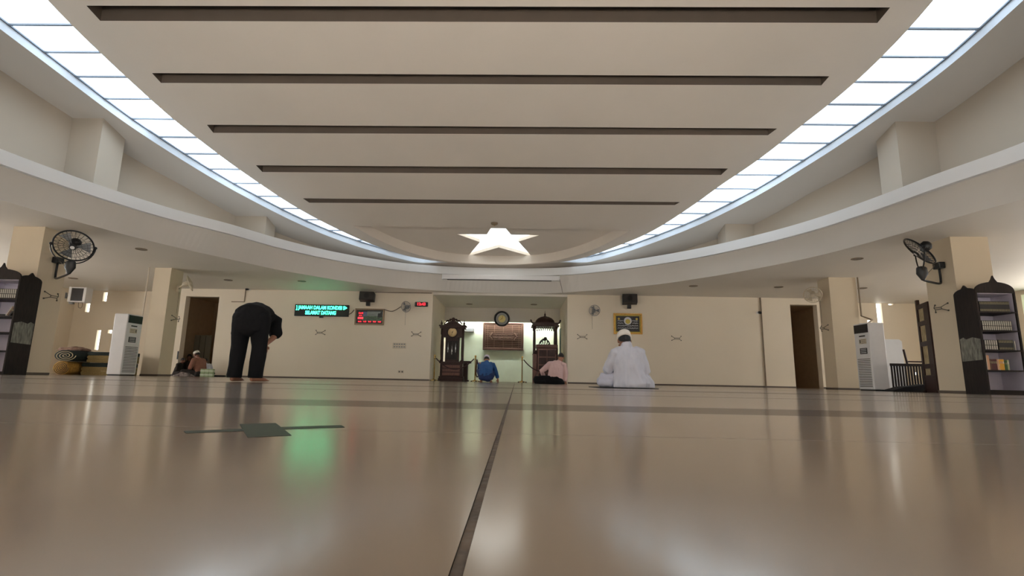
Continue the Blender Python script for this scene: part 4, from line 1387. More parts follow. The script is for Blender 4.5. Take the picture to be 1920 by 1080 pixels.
xa_ = at(233, 645, 13.2).x
air_conditioner(xa_, 13.2, 'tall white air conditioner standing beside the left pillar, front turned to the hall', 1)
xr_ = at(1634, 670, 12.4).x
air_conditioner(xr_, 12.4, 'tall white air conditioner standing beside the right pillar, next to white boards', -1)
MB_T = None

# ---- white boards, railing, wooden screen at the right
p = at(1650, 733, 13.1)
x0, x1 = at(1646, 700, 13.2).x, at(1660, 640, 13.2).x
t = thing('white_board_panel', 'taller white board panel standing beside the right air conditioner', 'panel', ((xr_ + .37 + 9.0) / 2, 13.25, 0))
zt = at(1645, 606, 13.2).z
hw = (9.0 - xr_ - .37) / 2
MB().box((-hw, 0, .02), (hw, .04, zt)).build('board', 'white_panel', t, bevel=.006)
MB().box((-hw, -.06, 0), (-hw + .05, .1, .02)).box((hw - .05, -.06, 0), (hw, .1, .02)).build('foot', 'grey_plastic', t)
x0, x1 = at(1662, 660, 13.35).x, at(1696, 660, 13.35).x
zt = at(1680, 636, 13.35).z
t = thing('white_board_panel', 'lower white board panel with cut corner, behind the dark railing', 'panel', ((8.95 + x1) / 2, 13.4, 0))
hw = (x1 - 8.95) / 2
MB().prism([(-hw, .02), (hw, .02), (hw, zt - .05), (hw - .06, zt), (-hw, zt)], 0, .04, 'Y').build('board', 'white_panel', t, bevel=.006)
MB().box((-hw, -.06, 0), (-hw + .05, .1, .02)).box((hw - .05, -.06, 0), (hw, .1, .02)).build('foot', 'grey_plastic', t)

x0, x1 = at(1671, 700, 12.15).x, at(1737, 700, 12.15).x
t = thing('low_railing', 'low dark wooden railing with upright bars in front of the white board', 'railing', ((x0 + x1) / 2, 12.15, 0))
hw = (x1 - x0) / 2
MB().box((-hw, -.025, .57), (hw, .025, .63)).build('top_rail', 'wood_black', t, bevel=.006)
MB().box((-hw, -.025, .04), (hw, .025, .09)).build('bottom_rail', 'wood_black', t, bevel=.006)
for k in range(13):
    x = -hw + .02 + (2 * hw - .04) * k / 12
    MB().box((x - .014, -.014, .09), (x + .014, .014, .57)).build('bar', 'wood_black', t)
for s in (-1, 1):
    MB().box((s * hw - .03, -.05, 0), (s * hw + .03, .05, .04)).build('foot', 'wood_black', t)
xs = at(1698, 670, 12.15).x - (x0 + x1) / 2
MB().tube([(xs + .02, .0, .63), (xs - .03, 0, .95)], .022, 8).build('post', 'wood_dark', t)
MB().box((xs, -.015, .66), (hw, .015, .69)).build('upper_rail', 'wood_dark', t)
MB().box((hw - .05, -.02, .63), (hw, .02, .66)).build('spacer', 'wood_dark', t)

bx = MB()
pts = [(-.42, 0), (.45, 0), (.45, .16), (.30, .17), (.1, .13), (-.15, .11), (-.42, .03)]
o = bx.prism(pts, -.17, .15, 'Y').build('folded_rug', 'mat_black', None, bevel=.02, loc=None)
o.location = (at(1708, 730, 11.85).x - .02, 11.93, 0.001)
tag(o, 'black folded rug heaped on the floor in front of the dark railing', 'rug')

xa2 = at(1728, 650, 11.55).x
t = thing('wooden_screen', 'tall narrow dark wooden screen with pale slatted openings beside the right front pillar', 'screen', (8.66, 11.0, 0), math.radians(69))
Wd, Hs = .72, 1.89
fr = MB()
fr.box((0, -.03, 0), (.09, .03, Hs)).box((Wd - .09, -.03, 0), (Wd, .03, Hs + .12))
zs = [.12, .52, 1.0, 1.42, Hs - .06]
for z in (.0, .5, .98, 1.42, Hs - .1):
    fr.box((.09, -.028, z), (Wd - .09, .028, z + (.36 if z == 0 else .10)))
fr.build('frame', 'wood_dark', t, bevel=.006)
for z0, z1 in ((.36, .5), (.6, .98), (1.08, 1.42), (1.52, Hs - .1)):
    MB().box((.09, -.02, z0), (.30, .02, z1)).build('panel', 'wood_dark', t)
    sl = MB()
    for k in range(4):
        sl.box((.32 + k * .08, -.012, z0), (.365 + k * .08, .012, z1))
    sl.build('slats', 'carpet_pale', t)
MB().box((-.02, -.06, 0), (.11, .06, .04)).box((Wd - .11, -.06, 0), (Wd + .02, .06, .04)).build('foot', 'wood_dark', t)


# ================================================================== BOOKCASES
def bookcase(lb, x0, x1, yf, yb, shelves, top, worn):
    """open bookcase between x0 and x1, front at yf; shelves = heights of the boards"""
    t = thing('bookcase', lb, 'bookcase', ((x0 + x1) / 2, yf, 0))
    hw, d = (x1 - x0) / 2, yb - yf
    for s in (-1, 1):
        c = d / 2
        arc_ = [(0, 0), (d, 0), (d, top)] + [(c + (d / 2) * math.cos(a) * 1.0, top + .10 * math.sin(a)) for a in [math.pi * k / 12 for k in range(1, 6)]] + [(c, top + .16)] + [(c + (d / 2) * math.cos(a), top + .10 * math.sin(a)) for a in [math.pi * k / 12 for k in range(7, 12)]] + [(0, top)]
        side = MB().prism(arc_, min(s * hw, s * (hw - .03)), max(s * hw, s * (hw - .03)), 'X').build('side_panel', 'wood_black', t)
        MB().box((min(s * (hw - .03), s * (hw - .034)), .03, .05), (max(s * (hw - .03), s * (hw - .034)), d - .015, top - .03)).build('side_lining', 'shelf_back', side)
        if s == worn:
            wp = MB()
            xw = s * hw
            wp.prism([(.03, .62), (d - .02, .60), (d - .02, 1.02), (d - .1, 1.05), (d - .16, 1.01), (d - .3, 1.04), (.03, 1.0)], min(xw, xw + s * .002), max(xw, xw + s * .002), 'X')
            wp.build('worn_patch', 'worn', side)
    fa = [(-hw, top - .02), (hw, top - .02)] + [(hw * math.cos(a), top + .19 * math.sin(a) ** .8) for a in [math.pi * k / 16 for k in range(1, 8)]] + [(.03, top + .24), (0, top + .31), (-.03, top + .24)] + [(hw * math.cos(a), top + .19 * math.sin(a) ** .8) for a in [math.pi * k / 16 for k in range(9, 16)]]
    MB().prism(fa, 0, .03, 'Y').build('pediment', 'wood_black', t)
    MB().box((-hw + .03, d - .015, .05), (hw - .03, d, top)).build('back_panel', 'shelf_back', t)
    for z in shelves:
        MB().box((-hw + .03, .005, z - .022), (hw - .03, d - .015, z)).build('shelf', 'wood_black', t)
    MB().box((-hw + .03, .01, 0), (hw - .03, .04, shelves[-1] - .022)).build('plinth', 'wood_black', t)
    MB().box((-hw + .03, .03, top - .03), (hw - .03, d - .015, top - .005)).build('top_board', 'shelf_back', t)
    return t


def book(x, y, z, w, h, d, cover, mark, lb, group, lean=0.0, style=0, cat='book'):
    mb = MB()
    mb.box((0, 0, 0), (w, d, h), 0)
    mb.box((.003, .004, h), (w - .003, d - .002, h + .0008), 2)
    if style == 1:      # large pale label panels on the spine
        mb.box((w * .22, -.001, h * .50), (w * .88, 0.0, h * .95), 1); mb.box((w * .22, -.001, h * .05), (w * .88, 0.0, h * .44), 1)
    elif style == 2:    # two gilt bands
        mb.box((w * .2, -.001, h * .70), (w * .8, 0, h * .93), 1); mb.box((w * .2, -.001, h * .06), (w * .8, 0, h * .26), 1)
    elif style == 3:
        mb.box((w * .15, -.001, h * .6), (w * .85, 0, h * .8), 1)
    o = mb.build('book', [cover, mark, 'pages'])
    o.location = (x, y, z)
    o.rotation_euler = (0, lean, 0)
    return tag(o, lb, cat, group)


M['spine_white'] = mat('spine_white', rgb(178, 174, 160), 0.6)
M['spine_gilt'] = mat('spine_gilt', rgb(118, 108, 78), 0.5)
M['book_black'] = mat('book_black', rgb(28, 26, 25), 0.55)
M['book_maroon'] = mat('book_maroon', rgb(72, 26, 30), 0.55)
M['book_brown'] = mat('book_brown', rgb(92, 66, 48), 0.55)
M['book_tan'] = mat('book_tan', rgb(196, 150, 118), 0.55)
M['book_yellow'] = mat('book_yellow', rgb(214, 158, 52), 0.55)
M['book_green'] = mat('book_green', rgb(52, 86, 46), 0.55)
M['book_cream'] = mat('book_cream', rgb(204, 198, 186), 0.55)
M['book_pale_green'] = mat('book_pale_green', rgb(172, 182, 140), 0.55)

YB = 9.7
BX0, BX1 = 8.512, 9.235
zs = [at(1835, 583.8, YB).z, at(1839, 618.9, YB).z, at(1845.5, 655.6, YB).z, at(1851, 693.3, YB).z, .08]
bookcase('dark wooden bookcase with pointed top and many books, at the right edge', BX0, BX1, YB, 10.19, zs, at(1828, 546.7, YB).z, -1)


def row(px0, px1, z, n, w, h, cover, mark, style, name, shelf, py=575, d=.2):
    yy = YB + .04
    xa, xb = at(px0, py, yy).x, at(px1, py, yy).x
    st = (xb - xa) / n
    for k in range(n):
        book(xa + st * k, yy, z + .0005, st - .0012, h, d, cover, mark, '%s, %s from left, %s, right bookcase' % (name, ORD[k], shelf), 'set of volumes on the %s of the right bookcase' % shelf, 0, style)


row(1837, 1893, zs[0], 20, 0, .20, 'book_black', 'spine_gilt', 2, 'dark gilt volume', 'top shelf', 575)
row(1841.5, 1897, zs[1], 14, 0, .185, 'book_black', 'spine_white', 1, 'black volume with white spine label', 'second shelf', 610)
row(1846, 1870.5, zs[2], 6, 0, .185, 'book_black', 'spine_white', 1, 'black volume with white spine label', 'third shelf', 645)
xb_ = at(1872, 640, YB + .04).x; xe_ = at(1899, 640, YB + .04).x
for k in range(9):
    st = (xe_ - xb_) / 9
    book(xb_ + st * k, YB + .04, zs[2] + .0005, st - .0012, .19, .2, 'book_black', 'spine_gilt', 'dark gilt volume, %s beside the white-labelled set, third shelf, right bookcase' % ORD[k], 'dark gilt volumes on the third shelf of the right bookcase', 0, 2)
book(at(1902, 640, YB + .04).x, YB + .04, zs[2] + .0005, .012, .17, .18, 'book_cream', 'spine_white', 'thin pale book at the right end of the third shelf, right bookcase', None)
x = at(1849.5, 690, YB + .04).x
for w, h, c, mk, st, lb in ((.028, .27, 'book_cream', 'spine_white', 0, 'tall pale book at the left end of the fourth shelf, right bookcase'), (.040, .265, 'book_tan', 'spine_white', 0, 'tall pinkish book, second on the fourth shelf, right bookcase'),
                            (.026, .20, 'book_brown', 'spine_gilt', 3, 'thin brown book right of the two tall pale ones, fourth shelf'), (.034, .195, 'book_maroon', 'spine_gilt', 3, 'dark maroon book, leftmost of three on the fourth shelf, right bookcase'), (.034, .195, 'book_maroon', 'spine_gilt', 3, 'dark maroon book, middle of three on the fourth shelf, right bookcase'), (.034, .195, 'book_maroon', 'spine_gilt', 3, 'dark maroon book, rightmost of three on the fourth shelf, right bookcase'),
                            (.022, .20, 'book_tan', 'spine_white', 0, 'thin tan book between the maroon and the yellow books'), (.022, .195, 'book_cream', 'book_yellow', 1, 'pale book with yellow labels beside the wide yellow book'), (.052, .195, 'book_yellow', 'book_tan', 3, 'widest yellow book on the fourth shelf, right bookcase'), (.024, .195, 'book_yellow', 'book_cream', 3, 'narrow yellow book left of the green books, right bookcase'),
                            (.024, .17, 'book_green', 'spine_gilt', 3, 'dark green book right of the yellow books, left one of two'), (.03, .17, 'book_green', 'spine_gilt', 3, 'dark green book right of the yellow books, right one of two'), (.03, .185, 'book_pale_green', 'book_cream', 3, 'pale green book at the right end of the fourth shelf, right bookcase')):
    book(x, YB + .04, zs[3] + .0005, w, h, .2, c, mk, lb, 'mixed books on the fourth shelf of the right bookcase', 0, st)
    x += w + .0015

YL = 9.9
LX1 = -9.81
zl = [at(30, 559, YL).z, at(25, 592, YL).z, at(19, 622.5, YL).z, at(12, 657, YL).z, .06]
bookcase('dark wooden bookcase with pointed top, at the left edge of the hall', LX1 - .8, LX1, YL, 10.375, zl, at(38, 522, YL).z, 1)
xa, xb = at(-4, 550, YL + .04).x, at(34, 550, YL + .04).x
for k in range(10):
    st = (xb - xa) / 10
    book(xa + st * k, YL + .04, zl[0] + .0005, st - .0012, .19, .2, 'book_black', 'spine_white', 'black volume with white spine label, %s from right, top shelf, left bookcase' % ORD[9 - k], 'set of volumes on the top shelf of the left bookcase', 0, 1)
th = .5
xr = LX1 - .034
x3 = xr - .112
x2 = x3 - .042
x1 = x2 - .030
book(x1, YL + .04, zl[1] + .001 + .02 * math.sin(th), .02, .21, .18, 'book_cream', 'spine_white', 'pale book leaning right on the second shelf of the left bookcase', 'leaning books in the left bookcase', th)
book(x2, YL + .04, zl[1] + .001 + .035 * math.sin(th), .035, .19, .18, 'book_brown', 'spine_gilt', 'brown book leaning under the pale one, second shelf, left bookcase', 'leaning books in the left bookcase', th, 3)
book(x3, YL + .04, zl[1] + .001 + .03 * math.sin(th), .03, .17, .18, 'book_black', 'spine_gilt', 'black book leaning nearest the side panel, second shelf, left bookcase', 'leaning books in the left bookcase', th, 3)
o = MB().box((-.14, 0, 0), (0, .18, .035)).build('book', ['book_black']); o.location = (x1 - .012, YL + .04, zl[1] + .001)
tag(o, 'dark book lying flat on the second shelf of the left bookcase', 'book')


# ================================================================== CARPETS AT THE LEFT
YCp = 13.3


def roll(px0, px1, pyt, pyb, Y, L, mats, name, lb, turns, zbase=None):
    """rolled carpet, spiral end facing the camera: pile and backing layers alternate"""
    a, b = at(px0, pyb, Y), at(px1, pyt, Y)
    rx, rz = (b.x - a.x) / 2, (b.z - a.z) / 2
    z0 = (0.001 if zbase is None else zbase)
    t = thing(name, lb, 'carpet', ((a.x + b.x) / 2, Y, z0))
    MB().prism([(rx * math.cos(2 * math.pi * k / 40), rz + rz * math.sin(2 * math.pi * k / 40)) for k in range(40)], 0, L, 'Y').build('roll', mats[0], t, True)
    sp = MB()
    n = turns * 28
    for j, (mi, wd) in enumerate(((0, .5),)):
        vs, fs = [], []
        for k in range(n + 1):
            u = k / n
            q = .12 + .86 * u
            e = .075
            for qq in (q - e, q):
                vs.append((rx * qq * math.cos(2 * math.pi * turns * u), -.006, rz + rz * qq * math.sin(2 * math.pi * turns * u)))
        for k in range(n):
            fs.append((2 * k, 2 * k + 1, 2 * k + 3, 2 * k + 2))
        sp.add(vs, fs, 0)
    sp.build('spiral_edge', mats[1], t)
    return rz * 2


h1 = roll(97, 131, 680, 704.5, YCp, .8, ('carpet_gold', 'carpet_dark'), 'rolled_carpet', 'golden rolled carpet lying end-on beside the left front pillar', 4)
h2 = roll(100, 145, 659.5, 679.5, YCp, .8, ('carpet_dark', 'carpet_pale'), 'rolled_carpet', 'dark green rolled carpet on top of the golden roll', 3, h1 + .003)


def folded(px0, px1, z0, h, Y, layers, lb, name='folded_carpet'):
    a, b = at(px0, 690, Y), at(px1, 690, Y)
    hw = (b.x - a.x) / 2
    t = thing(name, lb, 'carpet', ((a.x + b.x) / 2, Y, z0))
    for k, m_ in enumerate(layers):
        zz0, zz1 = h * k / len(layers), h * (k + 1) / len(layers) - .003
        c = (zz0 + zz1) / 2; r = (zz1 - zz0) / 2
        prof = [(-hw + r - r * math.sin(a), c + r * math.cos(a)) for a in [math.pi * j / 8 for j in range(9)]] + [(hw, zz0), (hw, zz1)]
        MB().prism(prof, 0, .7, 'Y').build('fold', m_, t)
    return t


folded(152, 222, .001, .32, YCp + .3, ['carpet_olive', 'carpet_olive', 'carpet_dark'], 'folded olive carpet with a dark top fold, right of the golden roll')
folded(160, 223, .325, .28, YCp + .3, ['carpet_olive', 'carpet_olive', 'carpet_dark'], 'folded olive carpet stacked on another, beside the left air conditioner')
folded(140, 152, .001, .30, YCp + 1.1, ['carpet_olive', 'carpet_gold'], 'narrow folded carpet between the golden roll and the olive stack')


def heap(name, m_, c, r, seed, lb, cat, amp=.35):
    mb = MB().ell((0, 0, 0), r, None, 28, 16)
    for i, v in enumerate(mb.v):
        n_ = noise.noise(v * 7.0 + V((seed, 0, 0))) * amp + noise.noise(v * 17.0 + V((seed, 3, 0))) * amp * .5
        v2 = v * (1 + n_)
        mb.v[i] = V((v2.x, v2.y, max(v2.z, 0.0)))
    o = mb.build(name, m_, None, True)
    o.location = c
    return tag(o, lb, cat)


p = at(132, 655, YCp + .4)
heap('crumpled_cloth', 'cloth_beige', (p.x + .02, YCp + .5, h1 + h2 + .006), (.40, .3, .11), 2, 'crumpled beige cloth on top of the dark green rolled carpet', 'cloth', .3)

# ---- things by the left doorway
heap('crumpled_cloth', 'cloth_pattern', (at(347, 704, 16.3).x, 16.2, 0.001), (.30, .16, .11), 9, 'heap of patterned cloth on the floor in front of the left doorway', 'cloth', .4)
p = at(373, 650, 19.8)
t = thing('leaning_board', 'dull grey board standing inside the left doorway', 'board', (p.x + .12, 19.8, 0))
MB().box((-.33, 0, 0.001), (.33, .05, 1.55)).build('board', 'board_grey', t, bevel=.01)
for x in (-.12, .1):
    MB().box((x, -.006, .02), (x + .015, -.001, 1.53)).build('groove', 'grille', t)
t = tag(MB().box((-.02, -.02, 0), (.02, 0, .28)).build('mounted_bar', 'black', None, bevel=.004), 'short black bar on the wall left of the left doorway', 'bar')
p = at(333, 666, 18.08); t.location = (p.x, WF, p.z - .14)


def carton(x, y, z, w, d, h, lb, g):
    t = thing('drink_carton', lb, 'carton', (x, y, z), 0, g)
    MB().box((-w / 2, -d / 2, 0), (w / 2, d / 2, h)).build('box', 'carton', t, bevel=.006)
    MB().box((-w / 2 - .001, -d / 2 - .002, h * .35), (w / 2 + .001, d / 2 + .001, h * .62)).build('label_band', 'carton_lid', t)
    return t


Yk = 16.4
xs_ = [at(q, 702, Yk).x for q in (380.5, 388.5, 396.5)]
wk = .128
for r in range(2):
    for c in range(3):
        carton(xs_[c], Yk, .001 + r * .121, wk, .1, .118, 'pale green carton, %s of the %s row, beside the man in brown' % (['leftmost', 'middle', 'rightmost'][c], ['bottom', 'top'][r]), 'cartons beside the man in brown')
xk = at(428, 700, Yk).x
for r in range(3):
    carton(xk + (.0 if r == 0 else .02), Yk + .05, .001 + r * .113, .13 if r == 0 else .09, .1, .11, 'pale green carton, %s of the stack behind the bowing man\'s leg' % ['lowest', 'middle', 'topmost'][r], 'cartons behind the bowing man')
xm0, xm1 = at(400, 708, 16.6).x, at(424, 708, 16.6).x
o = tag(MB().box((xm0, 16.5, .0005), (xm1, 17.4, .05)).build('dark_mat', 'mat_black', None, bevel=.01), 'flat dark mat on the floor between the two stacks of cartons', 'mat')

# ================================================================== PEOPLE
WORK = bpy.data.scenes.new('work')


def melt(mb, name, m, parent, voxel, smooth_n=3, fold=0.0, ffreq=(9, 9, 3), seed=0.0, zmin=None):
    """join overlapping closed shapes into one continuous surface"""
    tmp = mb.build('tmp', m, None)
    COL.objects.unlink(tmp)
    WORK.collection.objects.link(tmp)
    r = tmp.modifiers.new('r', 'REMESH'); r.mode = 'VOXEL'; r.voxel_size = voxel
    s = tmp.modifiers.new('s', 'SMOOTH'); s.iterations = smooth_n; s.factor = .5
    with bpy.context.temp_override(scene=WORK, view_layer=WORK.view_layers[0]):
        dg = bpy.context.evaluated_depsgraph_get()
    me = bpy.data.meshes.new_from_object(tmp.evaluated_get(dg))
    bpy.data.objects.remove(tmp, do_unlink=True)
    me.name = name
    if fold or zmin is not None:
        n = len(me.vertices)
        co, no = [0.0] * (3 * n), [0.0] * (3 * n)
        me.vertices.foreach_get('co', co)
        me.vertices.foreach_get('normal', no)
        for k in range(0, 3 * n, 3):
            x, y, z = co[k], co[k + 1], co[k + 2]
            if fold:
                q = V((x * ffreq[0] + seed, y * ffreq[1], z * ffreq[2]))
                d = fold * (noise.noise(q) + .5 * noise.noise(q * 2.1))
                co[k] = x + no[k] * d; co[k + 1] = y + no[k + 1] * d; z += no[k + 2] * d
            co[k + 2] = z if zmin is None else max(z, zmin)
        me.vertices.foreach_set('co', co)
    me.polygons.foreach_set('use_smooth', [True] * len(me.polygons))
    me.update()
    if not me.materials:
        me.materials.append(M[m])
    o = bpy.data.objects.new(name, me); COL.objects.link(o); o.parent = parent
    return o


def axes(f, u):
    f = V(f).normalized(); u = V(u); u = (u - f * u.dot(f)).normalized()
    return f.cross(u).normalized(), f, u      # right, forward, up


def add_head(mb, c, f, u, hs=1.0):
    s, f, u = axes(f, u); c = V(c)
    ax = (s, f, u)
    n0 = len(mb.v)
    mb.ell(c + u * .022 - f * .012, (.074, .095, .098), ax, 20, 14)
    mb.ell(c - u * .055 + f * .022, (.056, .070, .068), ax)
    mb.ell(c - u * .095 + f * .066, (.026, .024, .022), ax, 12, 8)
    mb.cap(c + f * .088 + u * .012, .011, c + f * .106 - u * .024, .014, 10)
    mb.ell(c + f * .082 - u * .024, (.024, .018, .012), ax, 10, 8)
    for k in (-1, 1):
        mb.ell(c + s * k * .078 - u * .008 - f * .006, (.012, .022, .033), ax, 12, 8)
        mb.ell(c + f * .078 + s * k * .032 + u * .03, (.026, .016, .010), ax, 10, 8)     # brow
        mb.ell(c + f * .076 + s * k * .031 + u * .010, (.014, .012, .010), ax, 10, 8)    # eye
        mb.ell(c + f * .062 + s * k * .045 - u * .025, (.022, .024, .022), ax, 10, 8)    # cheek
    mb.ell(c + f * .086 - u * .056, (.026, .012, .007), ax, 10, 8)
    mb.ell(c + f * .083 - u * .068, (.022, .012, .008), ax, 10, 8)
    for i in range(n0, len(mb.v)):
        mb.v[i] = c + (mb.v[i] - c) * hs


def add_hand(mb, w, d, n, curl=.4, side=1):
    """hand at wrist w pointing along d, palm facing n; side = +1 puts the thumb on d x n"""
    d = V(d).normalized(); n = V(n); n = (n - d * n.dot(d)).normalized()
    t = d.cross(n) * side
    w = V(w)
    mb.loft([(w - d * .02, .027, .021), (w + d * .02, .033, .019), (w + d * .06, .042, .017), (w + d * .088, .040, .014)], side=t)
    for k, (o, L) in enumerate(((.032, .068), (.011, .078), (-.011, .073), (-.032, .056))):
        b = w + d * .088 + t * o
        a1 = curl * (.7 + .12 * k)
        d1 = (d * math.cos(a1) + n * math.sin(a1) + t * o * 1.2).normalized()
        a2 = a1 + curl * 1.1
        d2 = (d * math.cos(a2) + n * math.sin(a2) + t * o).normalized()
        mb.loft([(b - d * .015, .0095, .0095), (b + d1 * L * .52, .0088, .0088), (b + d1 * L * .52 + d2 * L * .48, .0072, .0072)], seg=8)
    b = w + d * .03 + t * .034
    d1 = (d * .75 + t * .6 + n * .25).normalized(); d2 = (d * .95 + t * .2 + n * .3).normalized()
    mb.loft([(b - t * .012, .012, .012), (b + d1 * .036, .0105, .0105), (b + d1 * .036 + d2 * .032, .0085, .0085)], seg=8)


def add_foot(mb, ankle, d, up=(0, 0, 1)):
    s, d, u = axes(d, up); a = V(ankle)
    so = -u * .075
    mb.loft([(a - d * .045 + so * .62, .032, .034), (a + d * .02 + so * .5, .036, .042), (a + d * .09 + so * .66, .043, .030), (a + d * .145 + so * .8, .047, .019)], side=s)
    mb.loft([(a + u * .03, .036, .040), (a + so * .35, .034, .040)], side=s)
    for k, (o, L, r) in enumerate(((-.034, .062, .013), (-.012, .058, .010), (.007, .052, .0095), (.024, .045, .009), (.040, .036, .0085))):
        b = a + d * .14 + so * .86 + s * o
        mb.loft([(b, r, r * .9), (b + d * L * .9 - u * .002, r * .9, r * .8)], seg=8)


def add_hair(c, f, u, parent, name='hair', m='hair', hs=1.0):
    s, f, u = axes(f, u); c = V(c)
    mb = MB().ell((0, 0, 0), (1, 1, 1), None, 32, 22)
    for i, v in enumerate(mb.v):
        x, y, z = v
        hl = (-.25 + y * .7) if y < .1 else (-.18 + (y - .1) * 1.0)
        k = 1.07 if z > hl else .88
        k *= 1 + .02 * noise.noise(v * 9)
        k *= hs
        mb.v[i] = c + (u * .022 - f * .012) * hs + s * (x * .074 * k) + f * (y * .095 * k) + u * (z * .098 * k)
    return mb.build(name, m, parent, True)


def add_cap(c, f, u, parent, m='cap_white', h=.085, tilt=.0, hs=1.0):
    s, f, u = axes(f, u); c = V(c)
    u2 = (u - f * tilt).normalized(); s, f, u2 = axes(f, u2)
    Tm = Matrix((s, f, u2)).transposed().to_4x4()
    Tm = Tm @ Matrix.Scale(hs, 4)
    Tm.translation = c + (u2 * .03 - f * .014) * hs
    mb = MB().lathe([(.080, -.004), (.084, 0), (.085, h * .5), (.082, h * .78), (.066, h * .98), (.035, h * 1.08), (.006, h * 1.1)], (0, 0, 0), 28, sx=1.0, sy=1.22, T=Tm)
    o = mb.build('prayer_cap', m, parent, True)
    MB().lathe([(.081, -.006), (.0885, -.004), (.0885, .018), (.081, .02)], (0, 0, 0), 28, sx=1.0, sy=1.2, T=Tm).build('cap_band', m, o, True)
    return o


def limb_body(mb, J, S, voxel):
    """skin: torso, limbs, hands, feet, head from the joints J (dict of Vectors)"""
    sh = (J['sr'] - J['sl']).normalized()
    hp = (J['hr'] - J['hl']).normalized()
    mid = (J['pel'] + J['che']) / 2 + J.get('belly', V((0, 0, 0)))
    sm = ((J['sr'] + J['sl']) / 2)
    mb.loft([(J['pel'], .135, .095), (mid, .125, .095), (J['che'], .145, .10), (sm, .13, .075)], side=sh)
    mb.cap(J['sl'], .058, J['sr'], .058); mb.cap(J['hl'], .085, J['hr'], .085)
    mb.loft([(sm, .06, .06), (J['neck'], .055, .056), (J['head'] - J['hu'] * .05 - J['hf'] * .01, .052, .055)], side=sh)
    for k in 'lr':
        mb.loft([(J['s' + k], .052, .052), (J['s' + k].lerp(J['e' + k], .4), .046, .046), (J['e' + k], .037, .037)], seg=12)
        mb.loft([(J['e' + k], .037, .037), (J['e' + k].lerp(J['w' + k], .3), .039, .039), (J['w' + k], .025, .023)], seg=12)
        mb.loft([(J['h' + k], .085, .085), (J['h' + k].lerp(J['k' + k], .5), .075, .075), (J['k' + k], .054, .056)], seg=14)
        mb.loft([(J['k' + k], .054, .054), (J['k' + k].lerp(J['a' + k], .3), .055, .058), (J['a' + k], .034, .036)], seg=14)
        add_hand(mb, J['w' + k], J['d' + k], J['n' + k], J.get('curl', .4), 1 if k == 'l' else -1)
        add_foot(mb, J['a' + k], J['f' + k], J.get('u' + k, V((0, 0, 1))))
    add_head(mb, J['head'], J['hf'], J['hu'], J.get('hs', 1.0))


def jv(d):
    return {k: (V(v) if isinstance(v, (tuple, list)) else v) for k, v in d.items()}


# ---- 1. man in black bowing, hands on the knees
J = jv(dict(pel=(0, .0, .84), che=(0, .30, .875), neck=(0, .50, .835), head=(0, .60, .77), hf=(0, .35, -.94), hu=(0, .94, .30), belly=(0, 0, -.01),
            sl=(-.19, .43, .845), sr=(.19, .43, .845), el=(-.27, .40, .63), er=(.235, .39, .64), wl=(-.17, .15, .49), wr=(.17, .15, .49),
            hl=(-.11, .0, .84), hr=(.11, .0, .84), kl=(-.125, .03, .46), kr=(.125, .03, .46), al=(-.125, -.03, .085), ar=(.125, -.03, .085),
            dl=(-.05, -.35, -.8), dr=(.05, -.35, -.8), nl=(.25, -.9, .3), nr=(-.25, -.9, .3), fl=(.25, 1, 0), fr=(.75, .8, 0), curl=.35))
pb = V((at(460.5, 705, 6.75).x, 6.75, 0))
t = thing('person', 'man in black shirt and trousers bowing barefoot with hands on his knees', 'person', (pb.x, pb.y, 0.001), math.radians(13))
mb = MB(); limb_body(mb, J, 1, .007)
melt(mb, 'body', 'skin', t, .007, 2, zmin=0.001)
mb = MB()
mb.loft([((0, -.02, .70), .205, .15), ((0, -.015, .78), .212, .158), ((0, .0, .87), .218, .165), ((0, .14, .905), .21, .155), ((0, .30, .90), .225, .15), ((0, .42, .87), .21, .125), ((0, .47, .845), .11, .085)])
mb.loft([((0, .42, .855), .10, .085), ((0, .50, .835), .073, .074)])
for k, s in (('l', -1), ('r', 1)):
    mb.loft([((s * .15, .40, .865), .10, .095), (J['s' + k] + V((s * .02, 0, 0)), .09, .09), (J['s' + k].lerp(J['e' + k], .55), .082, .082), (J['s' + k].lerp(J['e' + k], .95), .085, .085)], seg=14)
melt(mb, 'shirt', 'cloth_black', t, .011, 3, .010, (8, 8, 8), 1.0)
mb = MB()
mb.loft([((0, -.03, .70), .175, .135), ((0, -.03, .80), .185, .14), ((0, -.02, .90), .165, .12)])
for k, s in (('l', -1), ('r', 1)):
    h, kn, an = J['h' + k], J['k' + k], J['a' + k]
    mb.loft([(h + V((s * .01, 0, 0)), .12, .135), (h.lerp(kn, .45), .115, .125), (kn + V((0, .0, 0)), .098, .11), (kn.lerp(an, .5), .092, .102), (an + V((0, .0, -.02)), .090, .102)])
melt(mb, 'trousers', 'cloth_black', t, .011, 3, .010, (10, 10, 4), 5.0, zmin=.052)
add_hair(J['head'], J['hf'], J['hu'], t)


# ---- seated figures share one cross-legged pose
def seated(lean=(0, .10), head_f=(0, .8, -.6), head_u=(0, .6, .8), sc=1.0, **over):
    lx, ly = lean
    d = dict(pel=(0, 0, .12), che=(lx * .6, ly * .6, .42), neck=(lx, ly + .02, .59), head=(lx * 1.15, ly + .085, .70), hf=head_f, hu=head_u,
             sl=(-.185 + lx * .8, ly * .8, .525), sr=(.185 + lx * .8, ly * .8, .525), el=(-.29 + lx * .6, .10, .27), er=(.29 + lx * .6, .10, .27), wl=(-.12, .30, .20), wr=(.12, .30, .20),
             hl=(-.10, .02, .11), hr=(.10, .02, .11), kl=(-.36, .30, .14), kr=(.36, .30, .14), al=(.08, .34, .07), ar=(-.08, .42, .07),
             dl=(.8, .5, -.2), dr=(-.8, .5, -.2), nl=(0, 0, -1), nr=(0, 0, -1), fl=(1, .3, 0), fr=(-1, .3, 0), ul=(0, .5, 1), ur=(0, .5, 1), curl=.5)
    d.update(over)
    return jv(d)


